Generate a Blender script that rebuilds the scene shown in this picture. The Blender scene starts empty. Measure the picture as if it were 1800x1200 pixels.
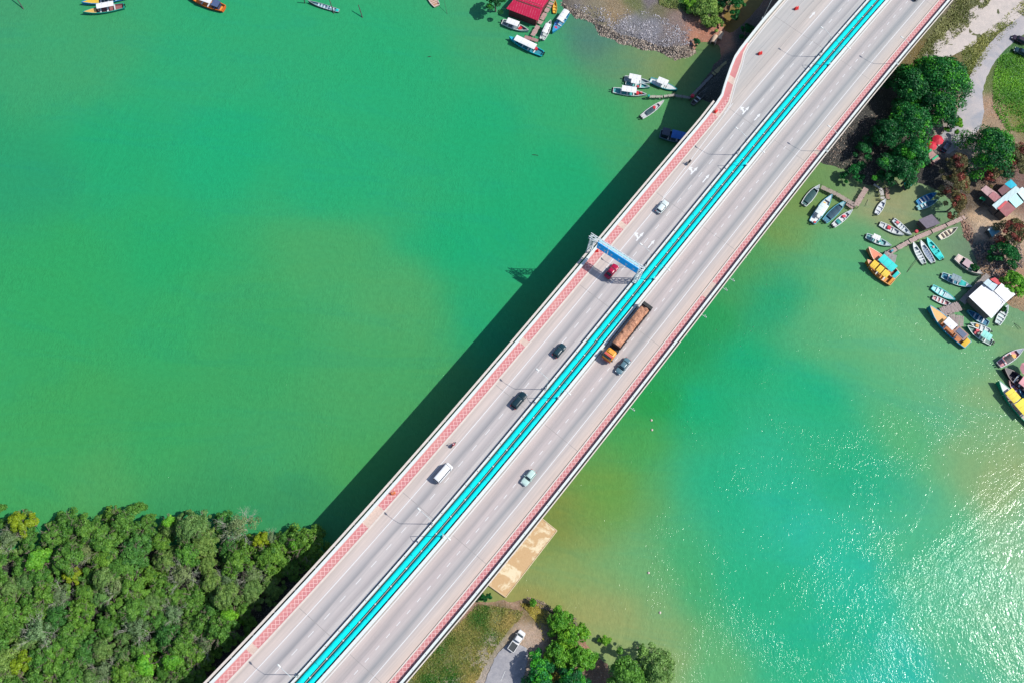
import bpy, math, random
import numpy as np
from mathutils import Matrix, Vector
random.seed(7); rng = np.random.default_rng(7)
PI = math.pi
# ------------------------------------------------------------------ camera, light, exposure
sc = bpy.context.scene; COL = sc.collection
FPX = 1500.0; ZD = 14.0; CAMZ = ZD + 190.0            # focal length in photo pixels, deck height, camera height
TH, RO = math.radians(18.12), math.radians(6.92)
RM = Matrix.Rotation(TH, 3, 'X') @ Matrix.Rotation(RO, 3, 'Z')
cd = bpy.data.cameras.new('camera'); cam = bpy.data.objects.new('camera', cd); COL.objects.link(cam)
cd.sensor_width = 36; cd.lens = 36 * FPX / 1800; cd.clip_end = 3000; cd.clip_start = 1
cam.matrix_world = Matrix.Translation((0, 0, CAMZ)) @ RM.to_4x4()
sc.camera = cam
SUN_AZ, SUN_EL = math.radians(6.0), math.radians(49.5)
w = bpy.data.worlds.new('World'); sc.world = w; w.use_nodes = True
nt = w.node_tree; bg = nt.nodes['Background']; sky = nt.nodes.new('ShaderNodeTexSky')
sky.sky_type = 'NISHITA'; sky.sun_disc = False; sky.sun_elevation = SUN_EL; sky.sun_rotation = PI/2 - SUN_AZ
nt.links.new(sky.outputs[0], bg.inputs[0]); bg.inputs[1].default_value = 0.12; sky.ozone_density = 4.0
sl = bpy.data.lights.new('sun', 'SUN'); sl.energy = 4.2; sl.angle = math.radians(0.5); sl.color = (1, .965, .9)
so = bpy.data.objects.new('sun', sl); COL.objects.link(so)
sd = Vector((math.cos(SUN_AZ)*math.cos(SUN_EL), math.sin(SUN_AZ)*math.cos(SUN_EL), math.sin(SUN_EL)))
so.rotation_euler = sd.to_track_quat('Z', 'Y').to_euler(); so.location = (60, 0, 120)
sc.view_settings.view_transform = 'Standard'; sc.view_settings.look = 'None'
sc.view_settings.exposure = 0.5; sc.view_settings.gamma = 1
# ------------------------------------------------------------------ helpers
def U(px, py, z=0.0):
    d = RM @ Vector((px-900, 600-py, -FPX)); t = (z-CAMZ)/d.z
    return Vector((d.x*t, d.y*t, z))
def lin(c): return tuple(((v/255)/12.92 if v <= 10 else (((v/255)+.055)/1.055)**2.4) for v in c)
KEXP = 1.6
def A(*c): return tuple(min(.88, v/KEXP) for v in lin(c))     # surface albedo for a colour as the sunlit place shows it
def N(nt, t, **k):
    n = nt.nodes.new(t)
    for a, b in k.items(): setattr(n, a, b)
    return n
def mix(nt, f, a, b, bt='MIX'):
    m = N(nt, 'ShaderNodeMix', data_type='RGBA', blend_type=bt)
    for i, v in ((0, f), (6, a), (7, b)):
        if hasattr(v, 'is_output') or isinstance(v, bpy.types.NodeSocket): nt.links.new(v, m.inputs[i])
        else: m.inputs[i].default_value = v if i == 0 else (tuple(v)+(1,))[:4]
    return m.outputs[2]
def math_(nt, op, a, b=None, clamp=False):
    m = N(nt, 'ShaderNodeMath', operation=op); m.use_clamp = clamp
    for i, v in ((0, a), (1, b)):
        if v is None: continue
        if isinstance(v, bpy.types.NodeSocket): nt.links.new(v, m.inputs[i])
        else: m.inputs[i].default_value = v
    return m.outputs[0]
def noise(nt, vec, scale, detail=4, rough=.6, dist=0):
    n = N(nt, 'ShaderNodeTexNoise'); n.inputs['Scale'].default_value = scale
    n.inputs['Detail'].default_value = detail; n.inputs['Roughness'].default_value = rough; n.inputs['Distortion'].default_value = dist
    nt.links.new(vec, n.inputs['Vector']); return n.outputs['Fac']
def ramp(nt, f, stops, interp='LINEAR'):
    r = N(nt, 'ShaderNodeValToRGB'); r.color_ramp.interpolation = interp; e = r.color_ramp.elements
    while len(e) < len(stops): e.new(.5)
    for k, (p, c) in enumerate(stops):
        e[k].position = p; e[k].color = (tuple(c)+(1,))[:4] if not isinstance(c, (int, float)) else (c, c, c, 1)
    nt.links.new(f, r.inputs[0]); return r.outputs[0]
def newmat(name):
    m = bpy.data.materials.new(name); m.use_nodes = True; t = m.node_tree
    return m, t, t.nodes['Principled BSDF']
def setv(b, **k):
    for a, v in k.items():
        if a in b.inputs: b.inputs[a].default_value = v
def bump(nt, b, h, strength=.4, dist=.05):
    n = N(nt, 'ShaderNodeBump'); n.inputs['Strength'].default_value = strength; n.inputs['Distance'].default_value = dist
    nt.links.new(h, n.inputs['Height']); nt.links.new(n.outputs[0], b.inputs['Normal'])
_mc = {}
def M(c, rough=.6, var=.25, scale=1.5, metal=0.0, spec=None):
    """worn paint, plastic or timber of one colour with small real blotches"""
    key = (tuple(c), rough, var, scale, metal)
    if key in _mc: return _mc[key]
    m, t, b = newmat('paint_%d' % len(_mc)); al = A(*c)
    g = N(t, 'ShaderNodeTexCoord'); f = noise(t, g.outputs['Object'], scale, 5, .65)
    f2 = noise(t, g.outputs['Object'], scale*7, 3, .6)
    f = ramp(t, math_(t, 'ADD', math_(t, 'MULTIPLY', f, .65), math_(t, 'MULTIPLY', f2, .35)), [(.35, 0), (.65, 1)])
    dark = tuple(v*(1-var) for v in al)
    dirt = tuple(v*(1-var*.6)+.03*var for v in al)
    t.links.new(mix(t, f, dark, al), b.inputs['Base Color'])
    setv(b, Roughness=rough, Metallic=metal); _mc[key] = m; return m
def corr(c, rust=0.25, period=.35, axis='X', rough=.55):
    key = ('corr', tuple(c), rust, axis, period)
    if key in _mc: return _mc[key]
    m, t, b = newmat('corrugated_%d' % len(_mc)); al = A(*c)
    g = N(t, 'ShaderNodeTexCoord'); f = noise(t, g.outputs['Object'], .8, 6, .7, .4)
    f = ramp(t, f, [(.45, 0), (.7, 1)])
    sep = N(t, 'ShaderNodeSeparateXYZ'); t.links.new(g.outputs['Object'], sep.inputs[0])
    wv = math_(t, 'SINE', math_(t, 'MULTIPLY', sep.outputs[axis], 2*PI/period))
    col = mix(t, math_(t, 'MULTIPLY', f, rust), al, A(135, 95, 80))
    sheet = math_(t, 'GREATER_THAN', math_(t, 'PINGPONG', sep.outputs[axis], .55), .52)
    col = mix(t, math_(t, 'MULTIPLY', sheet, .35), col, tuple(min(.9, v*1.5+.05) for v in al))
    t.links.new(col, b.inputs['Base Color']); setv(b, Roughness=rough); bump(t, b, wv, .5, .03)
    _mc[key] = m; return m
class MB:
    def __init__(s): s.v = []; s.f = []; s.uv = []; s.has = False
    def add(s, vs, fs, uv=None):
        o = len(s.v); s.v += [tuple(v) for v in vs]; s.f += [tuple(i+o for i in f) for f in fs]
        if uv: s.has = True; s.uv += uv
        else: s.uv += [(0, 0)]*len(vs)
        return s
    def box(s, c, d, rz=0, taper=1.0, T=None):
        x, y, z = d[0]/2, d[1]/2, d[2]/2; ca, sa = math.cos(rz), math.sin(rz); vs = []
        for k in (-1, 1):
            q = taper if k > 0 else 1
            for a, b in ((-1, -1), (1, -1), (1, 1), (-1, 1)):
                X, Y = a*x*q, b*y*q; vs.append((c[0]+X*ca-Y*sa, c[1]+X*sa+Y*ca, c[2]+k*z))
        return s.add(vs, [(3, 2, 1, 0), (4, 5, 6, 7), (0, 1, 5, 4), (1, 2, 6, 5), (2, 3, 7, 6), (3, 0, 4, 7)])
    def tube(s, pts, rs, n=8, cap=True):
        pts = [Vector(p) for p in pts]
        if not isinstance(rs, (list, tuple)): rs = [rs]*len(pts)
        vs = []; fs = []
        for i, p in enumerate(pts):
            d = (pts[min(i+1, len(pts)-1)]-pts[max(i-1, 0)]).normalized()
            a = d.cross(Vector((0, 0, 1)) if abs(d.z) < .9 else Vector((1, 0, 0))).normalized(); b = a.cross(d)
            for k in range(n):
                t = 2*PI*k/n; vs.append(p+(a*math.cos(t)+b*math.sin(t))*rs[i])
        for i in range(len(pts)-1):
            for k in range(n):
                k2 = (k+1) % n; fs.append((i*n+k, i*n+k2, (i+1)*n+k2, (i+1)*n+k))
        if cap: fs += [tuple(range(n))[::-1], tuple((len(pts)-1)*n+k for k in range(n))]
        return s.add(vs, fs)
    def prism(s, poly, z0, z1):
        """poly: (x,y) list; z1 number or list of top heights"""
        a = sum(poly[i][0]*poly[(i+1) % len(poly)][1]-poly[(i+1) % len(poly)][0]*poly[i][1] for i in range(len(poly)))
        tz = z1 if isinstance(z1, (list, tuple)) else [z1]*len(poly)
        bz = z0 if isinstance(z0, (list, tuple)) else [z0]*len(poly)
        if a < 0: poly = poly[::-1]; tz = list(tz)[::-1]; bz = list(bz)[::-1]
        n = len(poly); vs = [(p[0], p[1], bz[i]) for i, p in enumerate(poly)]+[(p[0], p[1], tz[i]) for i, p in enumerate(poly)]
        fs = [tuple(range(n))[::-1], tuple(range(n, 2*n))]+[(i, (i+1) % n, n+(i+1) % n, n+i) for i in range(n)]
        return s.add(vs, fs)
    def rings(s, rings, cap0=True, cap1=True):
        n = len(rings[0]); vs = [p for r in rings for p in r]; fs = []
        for i in range(len(rings)-1):
            for k in range(n):
                k2 = (k+1) % n; fs.append((i*n+k, i*n+k2, (i+1)*n+k2, (i+1)*n+k))
        if cap0: fs.append(tuple(range(n))[::-1])
        if cap1: fs.append(tuple((len(rings)-1)*n+k for k in range(n)))
        return s.add(vs, fs)
def build(name, mb, mat, parent=None, smooth=False, loc=None, rz=None):
    me = bpy.data.meshes.new(name); me.from_pydata(mb.v, [], mb.f)
    if mb.has:
        ul = me.uv_layers.new(name='uv')
        vi = np.zeros(len(me.loops), dtype=np.int32); me.loops.foreach_get('vertex_index', vi)
        ul.data.foreach_set('uv', np.array(mb.uv, dtype=np.float32)[vi].ravel())
    if smooth: me.polygons.foreach_set('use_smooth', [True]*len(me.polygons))
    me.materials.append(mat); o = bpy.data.objects.new(name, me); COL.objects.link(o)
    if parent: o.parent = parent
    if loc is not None: o.location = loc
    if rz is not None: o.rotation_euler = (0, 0, rz)
    return o
def tag(o, label, cat, group=None):
    o['label'] = label; o['category'] = cat
    if group: o['group'] = group
    return o
def struct(o): o['kind'] = 'structure'; return o
def stuff(o, label, cat): tag(o, label, cat); o['kind'] = 'stuff'; return o
def thing(name, label, cat, loc=(0, 0, 0), rz=0, group=None):
    o = bpy.data.objects.new(name, None); COL.objects.link(o); o.location = loc; o.rotation_euler = (0, 0, rz)
    o.empty_display_size = .5
    return tag(o, label, cat, group)
def copy_tree(o, loc, rz, label=None, scale=None, parent=None):
    c = o.copy(); COL.objects.link(c)
    if parent: c.parent = parent
    else:
        c.location = loc; c.rotation_euler = (0, 0, rz)
        if label: c['label'] = label
        if scale: c.scale = scale
    for ch in list(o.children): copy_tree(ch, None, None, parent=c)
    return c
# ------------------------------------------------------------------ bridge alignment: u metres along, off metres to the left
O0 = Vector((-37.1158, -16.8948)); TX = Vector((.542307, .840180)); NX = Vector((-.840180, .542307))
CC = (-1.28e-6, 4.8224e-4, -.0442928, -.1367966)
def cv(u):
    def f(u): return ((CC[0]*u+CC[1])*u+CC[2])*u+CC[3]
    def g(u): return (3*CC[0]*u+2*CC[1])*u+CC[2]
    if u < -10: return f(-10)+g(-10)*(u+10)
    if u > 225: return f(225)+g(225)*(u-225)
    return f(u)
def BP(u, off, z=0): q = O0+TX*u+NX*(cv(u)+off); return Vector((q.x, q.y, ZD+z))
def UO(px, py, z=0):
    q = U(px, py, ZD+z); d = Vector((q.x, q.y))-O0; u = d.dot(TX); return u, d.dot(NX)-cv(u)
def tdir(u): d = BP(u+1, 0)-BP(u-1, 0); return math.atan2(d.y, d.x)
def pw(pts):
    xs = [p[0] for p in pts]; ys = [p[1] for p in pts]
    return lambda u: float(np.interp(u, xs, ys))
UA, UB = -70, 330
def strip(mb, o0, o1, z0, z1, ua=UA, ub=UB, step=3.0):
    f0 = o0 if callable(o0) else (lambda u: o0); f1 = o1 if callable(o1) else (lambda u: o1)
    n = max(1, int(round((ub-ua)/step))); vs = []; uv = []; fs = []
    for i in range(n+1):
        u = ua+(ub-ua)*i/n; a, b = f0(u), f1(u)
        for o, z in ((a, z0), (b, z0), (b, z1), (a, z1)): vs.append(BP(u, o, z)); uv.append((u, o))
    for i in range(n):
        for k in range(4):
            k2 = (k+1) % 4; fs.append((i*4+k, (i+1)*4+k, (i+1)*4+k2, i*4+k2))
    fs += [(0, 1, 2, 3), (n*4+3, n*4+2, n*4+1, n*4)]
    if (a < b): pass
    mb.add(vs, fs, uv); return mb
# ------------------------------------------------------------------ colour fields (sediment in the water, soils and painted bank shade on the land)
def world_pts(lst, z): return np.array([tuple(U(a, b, z))[:2] for a, b, *_ in lst]), np.array([A(*c) for _, _, c in lst])
def idw(P, W, C, p=3.0, soft=36.0):
    out = np.zeros((len(P), 3)); ws = np.zeros(len(P))
    for w0, c in zip(W, C):
        d2 = ((P-w0)**2).sum(1)+soft; k = d2**(-p/2*1.3); out += k[:, None]*c; ws += k
    return out/ws[:, None]
WC = [(0,0,(60,160,105)),(100,60,(55,165,105)),(400,100,(38,170,110)),(700,150,(30,172,110)),(0,300,(33,160,105)),(200,250,(25,170,108)),(400,250,(20,173,112)),(600,300,(30,172,110)),(850,250,(22,172,110)),(1000,100,(60,165,105)),(1000,200,(40,172,108)),(1100,210,(50,168,102)),(1180,200,(80,160,98)),(1120,120,(85,148,105)),(1080,85,(75,128,110)),(1175,112,(120,150,100)),(1230,120,(120,150,85)),
(100,500,(40,168,95)),(300,450,(30,170,100)),(300,540,(45,168,95)),(560,490,(64,168,99)),(690,560,(70,168,99)),(450,600,(52,165,94)),(700,640,(66,167,95)),(770,660,(68,166,95)),(300,700,(52,165,90)),(100,700,(55,165,88)),(500,800,(60,165,95)),(800,450,(15,172,110)),(850,560,(30,170,108)),(900,400,(18,172,110)),(1000,330,(18,172,110)),(200,850,(70,165,90)),(500,880,(50,150,90)),(400,880,(50,155,90)),(60,830,(60,165,88)),(640,800,(65,165,90)),
(1250,560,(25,155,85)),(1300,520,(30,160,88)),(1350,450,(75,160,90)),(1400,400,(110,155,80)),(1450,330,(112,152,80)),(1480,430,(80,172,112)),(1520,450,(88,175,115)),(1400,520,(25,165,110)),(1500,600,(80,175,115)),(1450,700,(20,178,120)),(1250,700,(5,175,115)),(1350,620,(10,172,112)),(1150,760,(70,165,80)),(1180,690,(25,160,75)),(1080,850,(100,160,70)),(1000,900,(125,145,65)),(1000,1000,(132,166,95)),(1030,1080,(150,165,100)),(960,1040,(150,155,85)),(1100,1000,(100,175,110)),(1200,1000,(60,175,110)),(1300,1000,(30,180,125)),(1370,1120,(25,182,130)),(1250,1150,(90,180,115)),(1100,1130,(135,172,108)),(1300,850,(25,178,125)),(1500,1050,(25,190,150)),(1540,1130,(30,190,160)),(1520,1190,(30,190,160)),(1490,950,(30,188,145)),(1440,905,(40,190,150)),(1350,850,(40,186,140)),(1515,1010,(30,192,158)),(1545,1090,(30,192,160)),(1560,1000,(60,185,135)),(1590,1100,(75,185,130)),(1470,1080,(25,182,135)),(1400,850,(25,180,135)),(1370,1000,(30,182,130)),(1600,950,(70,185,130)),(1600,750,(80,180,115)),(1520,800,(25,178,125)),(1700,650,(130,175,115)),(1700,750,(120,175,115)),(1770,800,(140,175,115)),(1650,700,(85,180,125)),(1650,620,(90,180,125)),(1650,560,(110,180,120)),(1560,560,(105,185,118)),(1600,500,(100,175,110)),(1640,470,(110,170,115)),(1540,400,(90,165,110)),(1560,360,(155,160,115)),(1500,480,(85,175,110)),(1700,900,(80,185,130)),(1790,900,(120,185,135)),(1750,1100,(90,180,130)),(1640,1000,(75,185,135)),(1720,440,(110,140,110)),(1620,1150,(80,185,135)),(1310,40,(135,120,65)),(1260,120,(70,140,90)),(1770,590,(120,165,115))]
def grid(x0, x1, y0, y1, s):
    nx, ny = int((x1-x0)/s)+1, int((y1-y0)/s)+1
    X, Y = np.meshgrid(np.linspace(x0, x1, nx), np.linspace(y0, y1, ny)); P = np.stack([X.ravel(), Y.ravel()], 1)
    I = np.arange(nx*ny).reshape(ny, nx); F = np.stack([I[:-1, :-1], I[:-1, 1:], I[1:, 1:], I[1:, :-1]], -1).reshape(-1, 4)
    return P, F
def mesh_grid(name, P, Z, F, colr, mat, smooth=True):
    me = bpy.data.meshes.new(name); n = len(P); co = np.column_stack([P, Z]).astype(np.float32)
    me.vertices.add(n); me.vertices.foreach_set('co', co.ravel()); me.loops.add(len(F)*4); me.loops.foreach_set('vertex_index', F.astype(np.int32).ravel())
    me.polygons.add(len(F)); me.polygons.foreach_set('loop_start', np.arange(0, len(F)*4, 4, dtype=np.int32)); me.polygons.foreach_set('loop_total', np.full(len(F), 4, dtype=np.int32))
    me.update(); me.validate()
    at = me.color_attributes.new('albedo', 'FLOAT_COLOR', 'POINT'); at.data.foreach_set('color', np.column_stack([colr, np.ones(n)]).astype(np.float32).ravel())
    if smooth: me.polygons.foreach_set('use_smooth', [True]*len(me.polygons))
    me.materials.append(mat); o = bpy.data.objects.new(name, me); COL.objects.link(o); return o
def vnoise(P, s, seed):
    """cheap smooth value noise"""
    r = np.random.default_rng(seed).random((64, 64)); q = P/s+1000; i = np.floor(q).astype(int); f = q-i; f = f*f*(3-2*f)
    g = lambda a, b: r[(i[:, 0]+a) % 64, (i[:, 1]+b) % 64]
    return (g(0, 0)*(1-f[:, 0])+g(1, 0)*f[:, 0])*(1-f[:, 1])+(g(0, 1)*(1-f[:, 0])+g(1, 1)*f[:, 0])*f[:, 1]
def fbm(P, s, seed): return sum(vnoise(P, s/2**k, seed+k)*.5**k for k in range(4))/1.875
# ---- water
mw, t, b = newmat('estuary_water')
at = N(t, 'ShaderNodeAttribute', attribute_name='albedo'); g = N(t, 'ShaderNodeNewGeometry'); pos = g.outputs['Position']
f1 = noise(t, pos, .035, 6, .62, 1.2); f2 = noise(t, pos, .9, 4, .6)
c = mix(t, ramp(t, f1, [(.3, .0), (.7, 1)]), at.outputs['Color'], (1.10, .99, .96), 'MULTIPLY')
mp2 = N(t, 'ShaderNodeMapping'); mp2.inputs['Rotation'].default_value = (0, 0, -.75); mp2.inputs['Scale'].default_value = (.35, 1.6, 1); t.links.new(pos, mp2.inputs[0])
f4 = noise(t, mp2.outputs[0], .045, 8, .68, 1.6)
c = mix(t, ramp(t, f2, [(.35, 0), (.65, 1)]), c, (.88, .91, .91), 'MULTIPLY')
c = mix(t, ramp(t, f4, [(.44, 0), (.62, .8)]), c, (1.14, .99, .94), 'MULTIPLY')
c = mix(t, ramp(t, f4, [(.38, .6), (.46, 0)]), c, (.85, .96, 1.06), 'MULTIPLY')
c = mix(t, 1.0, c, (1.0, .93, .97), 'MULTIPLY'); c = mix(t, .013, c, (.5, .5, .5))
t.links.new(c, b.inputs['Base Color']); setv(b, Roughness=.11, IOR=1.33); b.inputs['Specular IOR Level'].default_value = .125
mp = N(t, 'ShaderNodeMapping'); mp.inputs['Rotation'].default_value = (0, 0, .6); mp.inputs['Scale'].default_value = (1, .55, 1); t.links.new(pos, mp.inputs[0])
amp = ramp(t, noise(t, pos, .03, 5, .65, 1.5), [(.36, .18), (.60, 1)])
h = math_(t, 'ADD', math_(t, 'MULTIPLY', noise(t, mp.outputs[0], 2.3, 3, .55, .5), .42), math_(t, 'MULTIPLY', noise(t, mp.outputs[0], .5, 2, .5), .5))
h = math_(t, 'MULTIPLY', h, amp)
bump(t, b, h, 1.0, .25)
P, F = grid(-260, 320, -150, 330, 2.5)
WP, WCc = world_pts(WC, 0)
d = np.stack([fbm(P, 40, 1)-.5, fbm(P, 40, 9)-.5], 1)*26
wc = idw(P+d, WP, WCc)
water = struct(mesh_grid('water', P, np.zeros(len(P)), F, wc, mw)); water['label'] = 'green and turquoise estuary water with sun glitter'
# ---- land
LAND = [
 [(985,-90),(984,0),(982,10),(997,20),(1010,31),(1033,36),(1043,43),(1050,56),(1083,71),(1110,80),(1150,91),(1167,98),(1188,108),(1206,103),(1222,93),(1224,84),(1232,72),(1248,74),(1258,79),(1264,84),(1262,100),(1250,120),(1232,140),(1218,165),(1222,178),(1245,180),(1262,190),(1330,240),(1400,270),(1444,290),(1470,296),(1500,308),(1520,325),(1535,330),(1560,312),(1600,318),(1640,330),(1668,352),(1684,380),(1690,400),(1692,418),(1704,428),(1708,445),(1716,468),(1725,483),(1712,492),(1722,500),(1745,515),(1768,530),(1776,545),(1790,548),(1840,560),(2000,560),(2000,-120),(1400,-120),(1335,10),(1285,56),(1272,52),(1278,20),(1292,8),(1320,-10),(1340,-90)],
 [(-60,990),(30,965),(110,960),(190,945),(260,960),(300,965),(390,968),(450,985),(530,985),(620,1020),(700,1040),(790,1040),(836,1052),(870,1050),(897,1056),(908,1051),(929,1050),(961,1061),(993,1073),(1012,1084),(1028,1107),(1034,1128),(1047,1147),(1073,1162),(1085,1180),(1090,1290),(300,1300),(-60,1300)],
]
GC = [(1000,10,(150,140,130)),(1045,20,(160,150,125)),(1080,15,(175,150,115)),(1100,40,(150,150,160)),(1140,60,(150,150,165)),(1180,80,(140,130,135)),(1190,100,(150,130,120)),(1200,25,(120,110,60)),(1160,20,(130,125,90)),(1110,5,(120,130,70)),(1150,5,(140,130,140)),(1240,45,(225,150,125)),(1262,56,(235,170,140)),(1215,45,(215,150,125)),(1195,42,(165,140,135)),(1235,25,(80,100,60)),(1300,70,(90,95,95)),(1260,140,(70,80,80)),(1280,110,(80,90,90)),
(1480,260,(70,70,70)),(1520,220,(70,70,70)),(1500,300,(75,85,70)),(1560,300,(70,70,65)),(1580,200,(85,85,70)),(1660,60,(120,125,70)),(1690,15,(145,135,115)),(1640,100,(140,120,60)),(1700,0,(110,120,70)),(1720,80,(120,130,75)),(1750,50,(110,120,75)),(1790,10,(190,150,120)),(1735,130,(120,140,60)),(1700,180,(200,180,165)),(1740,190,(210,170,140)),(1790,160,(60,150,40)),(1770,130,(55,120,45)),(1790,190,(130,140,40)),(1760,100,(60,130,50)),(1690,225,(205,190,180)),(1670,250,(200,185,175)),(1740,215,(200,170,140)),(1720,400,(250,218,185)),(1710,380,(248,212,178)),(1740,410,(250,215,185)),(1735,385,(250,215,182)),(1725,415,(250,218,190)),(1700,350,(120,100,80)),(1650,320,(60,60,60)),(1695,410,(200,150,130)),(1710,430,(150,140,125)),(1735,450,(95,115,120)),(1740,480,(220,180,140)),(1755,485,(210,150,120)),(1790,550,(190,170,130)),(1790,515,(220,180,140)),(1760,300,(150,110,95)),(1800,320,(150,110,100)),  # dark grey points put the bank's shade into the ground colour
(860,1100,(125,145,65)),(800,1130,(135,145,75)),(760,1180,(125,140,65)),(860,1060,(215,170,140)),(890,1056,(220,175,145)),(880,1080,(110,110,60)),(925,1070,(150,130,80)),(950,1075,(110,120,50)),(990,1075,(140,140,95)),(905,1105,(235,205,185)),(945,1120,(230,200,185)),(925,1095,(235,205,185)),(920,1125,(225,200,185)),(940,1145,(215,195,182)),(885,1130,(225,200,180)),(870,1130,(190,180,160)),(840,1160,(190,180,150)),(870,1180,(215,200,190)),(815,1080,(200,160,140)),(970,1130,(110,110,50)),(1040,1150,(205,150,125)),(1000,1200,(60,90,40)),(1060,1180,(150,120,100)),
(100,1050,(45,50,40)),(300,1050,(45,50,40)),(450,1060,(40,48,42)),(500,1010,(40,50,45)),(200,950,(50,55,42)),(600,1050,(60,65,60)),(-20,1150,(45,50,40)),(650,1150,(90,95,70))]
def inpoly(P, poly):
    n = len(poly); r = np.zeros(len(P), bool); D = np.full(len(P), 1e9)
    for i in range(n):
        a, c = poly[i], poly[(i+1) % n]
        cond = ((a[1] > P[:, 1]) != (c[1] > P[:, 1])); xx = (c[0]-a[0])*(P[:, 1]-a[1])/((c[1]-a[1]) or 1e-9)+a[0]
        r ^= cond & (P[:, 0] < xx); e = c-a; tt = np.clip(((P-a)@e)/(e@e), 0, 1)
        D = np.minimum(D, np.linalg.norm(P-(a+tt[:, None]*e), axis=1))
    return np.where(r, D, -D)
LANDW = [np.array([tuple(U(x, y, .3))[:2] for x, y in pl]) for pl in LAND]
def sdist(P): return np.maximum(inpoly(P, LANDW[0]), inpoly(P, LANDW[1]))
def height_from(sd_, P): 
    k = np.clip((sd_+(fbm(P, 6, 40)-.5)*2.2+1.0)/5.0, -.6, 1); k = np.where(k > 0, k*k*(3-2*k), k)
    return -.35+k*1.65+np.where(k > .05, (fbm(P, 2.6, 50)-.5)*.6, 0)
def ground_z(x, y): P = np.array([[x, y]]); return float(height_from(sdist(P), P)[0])
mg, t, b = newmat('bank_ground')
at = N(t, 'ShaderNodeAttribute', attribute_name='albedo'); g = N(t, 'ShaderNodeNewGeometry'); pos = g.outputs['Position']
f1 = noise(t, pos, 1.3, 8, .72, .5); f2 = noise(t, pos, .22, 5, .6, 1.0); f3 = noise(t, pos, 5.5, 4, .7)
c = mix(t, ramp(t, f1, [(.36, 0), (.62, 1)]), mix(t, 1.0, at.outputs['Color'], (.70, .72, .68), 'MULTIPLY'), at.outputs['Color'])
c = mix(t, ramp(t, f2, [(.4, 0), (.65, .45)]), c, (1.25, 1.1, .85), 'MULTIPLY')
c = mix(t, ramp(t, f3, [(.56, 0), (.68, .7)]), c, A(235, 228, 212))
t.links.new(c, b.inputs['Base Color']); setv(b, Roughness=.95); bump(t, b, math_(t, 'ADD', f1, f3), 1.0, .5)
P, F = grid(-170, 240, -75, 210, 1.1)
sdv = sdist(P); Z = height_from(sdv, P); keep = (Z[F].max(1) > -.6); F = F[keep]
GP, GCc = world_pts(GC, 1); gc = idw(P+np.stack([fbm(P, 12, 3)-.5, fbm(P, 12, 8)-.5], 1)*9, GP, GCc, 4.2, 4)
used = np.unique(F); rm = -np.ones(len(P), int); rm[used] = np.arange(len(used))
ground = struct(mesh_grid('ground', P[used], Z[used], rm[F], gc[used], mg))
ground['label'] = 'mud, soil and grass of the river banks'
# ------------------------------------------------------------------ the two bridges
def uvnodes(t):
    uvn = N(t, 'ShaderNodeUVMap', uv_map='uv'); sep = N(t, 'ShaderNodeSeparateXYZ'); t.links.new(uvn.outputs[0], sep.inputs[0])
    return uvn.outputs[0], sep.outputs[0], sep.outputs[1]
def roadmat(name, lo, hi, stops, tint):
    m, t, b = newmat(name); uv, u, o = uvnodes(t)
    f = math_(t, 'DIVIDE', math_(t, 'SUBTRACT', o, lo), hi-lo)
    mpn = N(t, 'ShaderNodeMapping'); mpn.inputs['Scale'].default_value = (.03, 1.1, 1); t.links.new(uv, mpn.inputs[0])
    st = noise(t, mpn.outputs[0], 1.6, 7, .68, .35); blot = noise(t, uv, .22, 6, .65, .6); fine = noise(t, uv, 5.0, 5, .8)
    f = math_(t, 'ADD', f, math_(t, 'MULTIPLY', math_(t, 'SUBTRACT', st, .5), .10))
    c = ramp(t, f, [(p, A(*q)) for p, q in stops])
    c = mix(t, ramp(t, st, [(.36, 0), (.64, 1)]), c, (.82, .84, .86), 'MULTIPLY')
    c = mix(t, ramp(t, blot, [(.35, 0), (.7, 1)]), c, tint, 'MULTIPLY')
    c = mix(t, ramp(t, fine, [(.3, 0), (.7, 1)]), c, (.93, .93, .93), 'MULTIPLY')
    sp = ramp(t, noise(t, uv, 1.1, 3, .5), [(.70, 0), (.76, .35)]); c = mix(t, sp, c, (.72, .73, .75), 'MULTIPLY')
    # top of the picture's stretch is a newer, greyer paving
    seg = ramp(t, math_(t, 'DIVIDE', u, 240), [(.55, 0), (.72, 1)])
    c = mix(t, math_(t, 'MULTIPLY', seg, .55), c, (.88, .97, .98), 'MULTIPLY')
    c = mix(t, 1.0, c, (1.0, .95, .92), 'MULTIPLY'); t.links.new(c, b.inputs['Base Color']); setv(b, Roughness=.9); bump(t, b, fine, .3, .02); return m
m_roadL = roadmat('asphalt_outbound', 0, 18, [(0, (222,220,218)), (.05, (216,212,210)), (.10, (190,185,185)), (.16, (215,208,206)), (.22, (212,206,204)), (.265, (172,171,173)), (.31, (202,198,197)), (.37, (222,212,208)), (.42, (228,214,206)), (.52, (216,204,196)), (.7, (212,206,202))], (.95, .97, .98))
m_roadR = roadmat('asphalt_inbound', -15, -4.9, [(0, (232,214,202)), (.12, (228,214,204)), (.28, (214,206,202)), (.33, (206,202,200)), (.43, (172,174,176)), (.52, (208,202,200)), (.66, (216,206,204)), (.78, (192,186,185)), (.9, (218,206,202)), (1, (214,208,205))], (.97, .96, .95))
m_mark = M((252, 252, 250), .6, .22, 6)
m_conc = M((222, 212, 200), .85, .28, .5); m_pale = M((238, 226, 214), .8, .2, 1.2)
m_para = M((238, 244, 240), .7, .15, 2.0); m_slab = M((165, 160, 152), .9, .3, .4); m_dark = M((48, 52, 50), .9, .3, 1)
m_steel = M((225, 240, 240), .45, .15, 4, .2); m_galv = M((200, 205, 205), .45, .2, 4, .5)
mpk, t, b = newmat('pink_patterned_paving'); uv, u, o = uvnodes(t)
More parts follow.
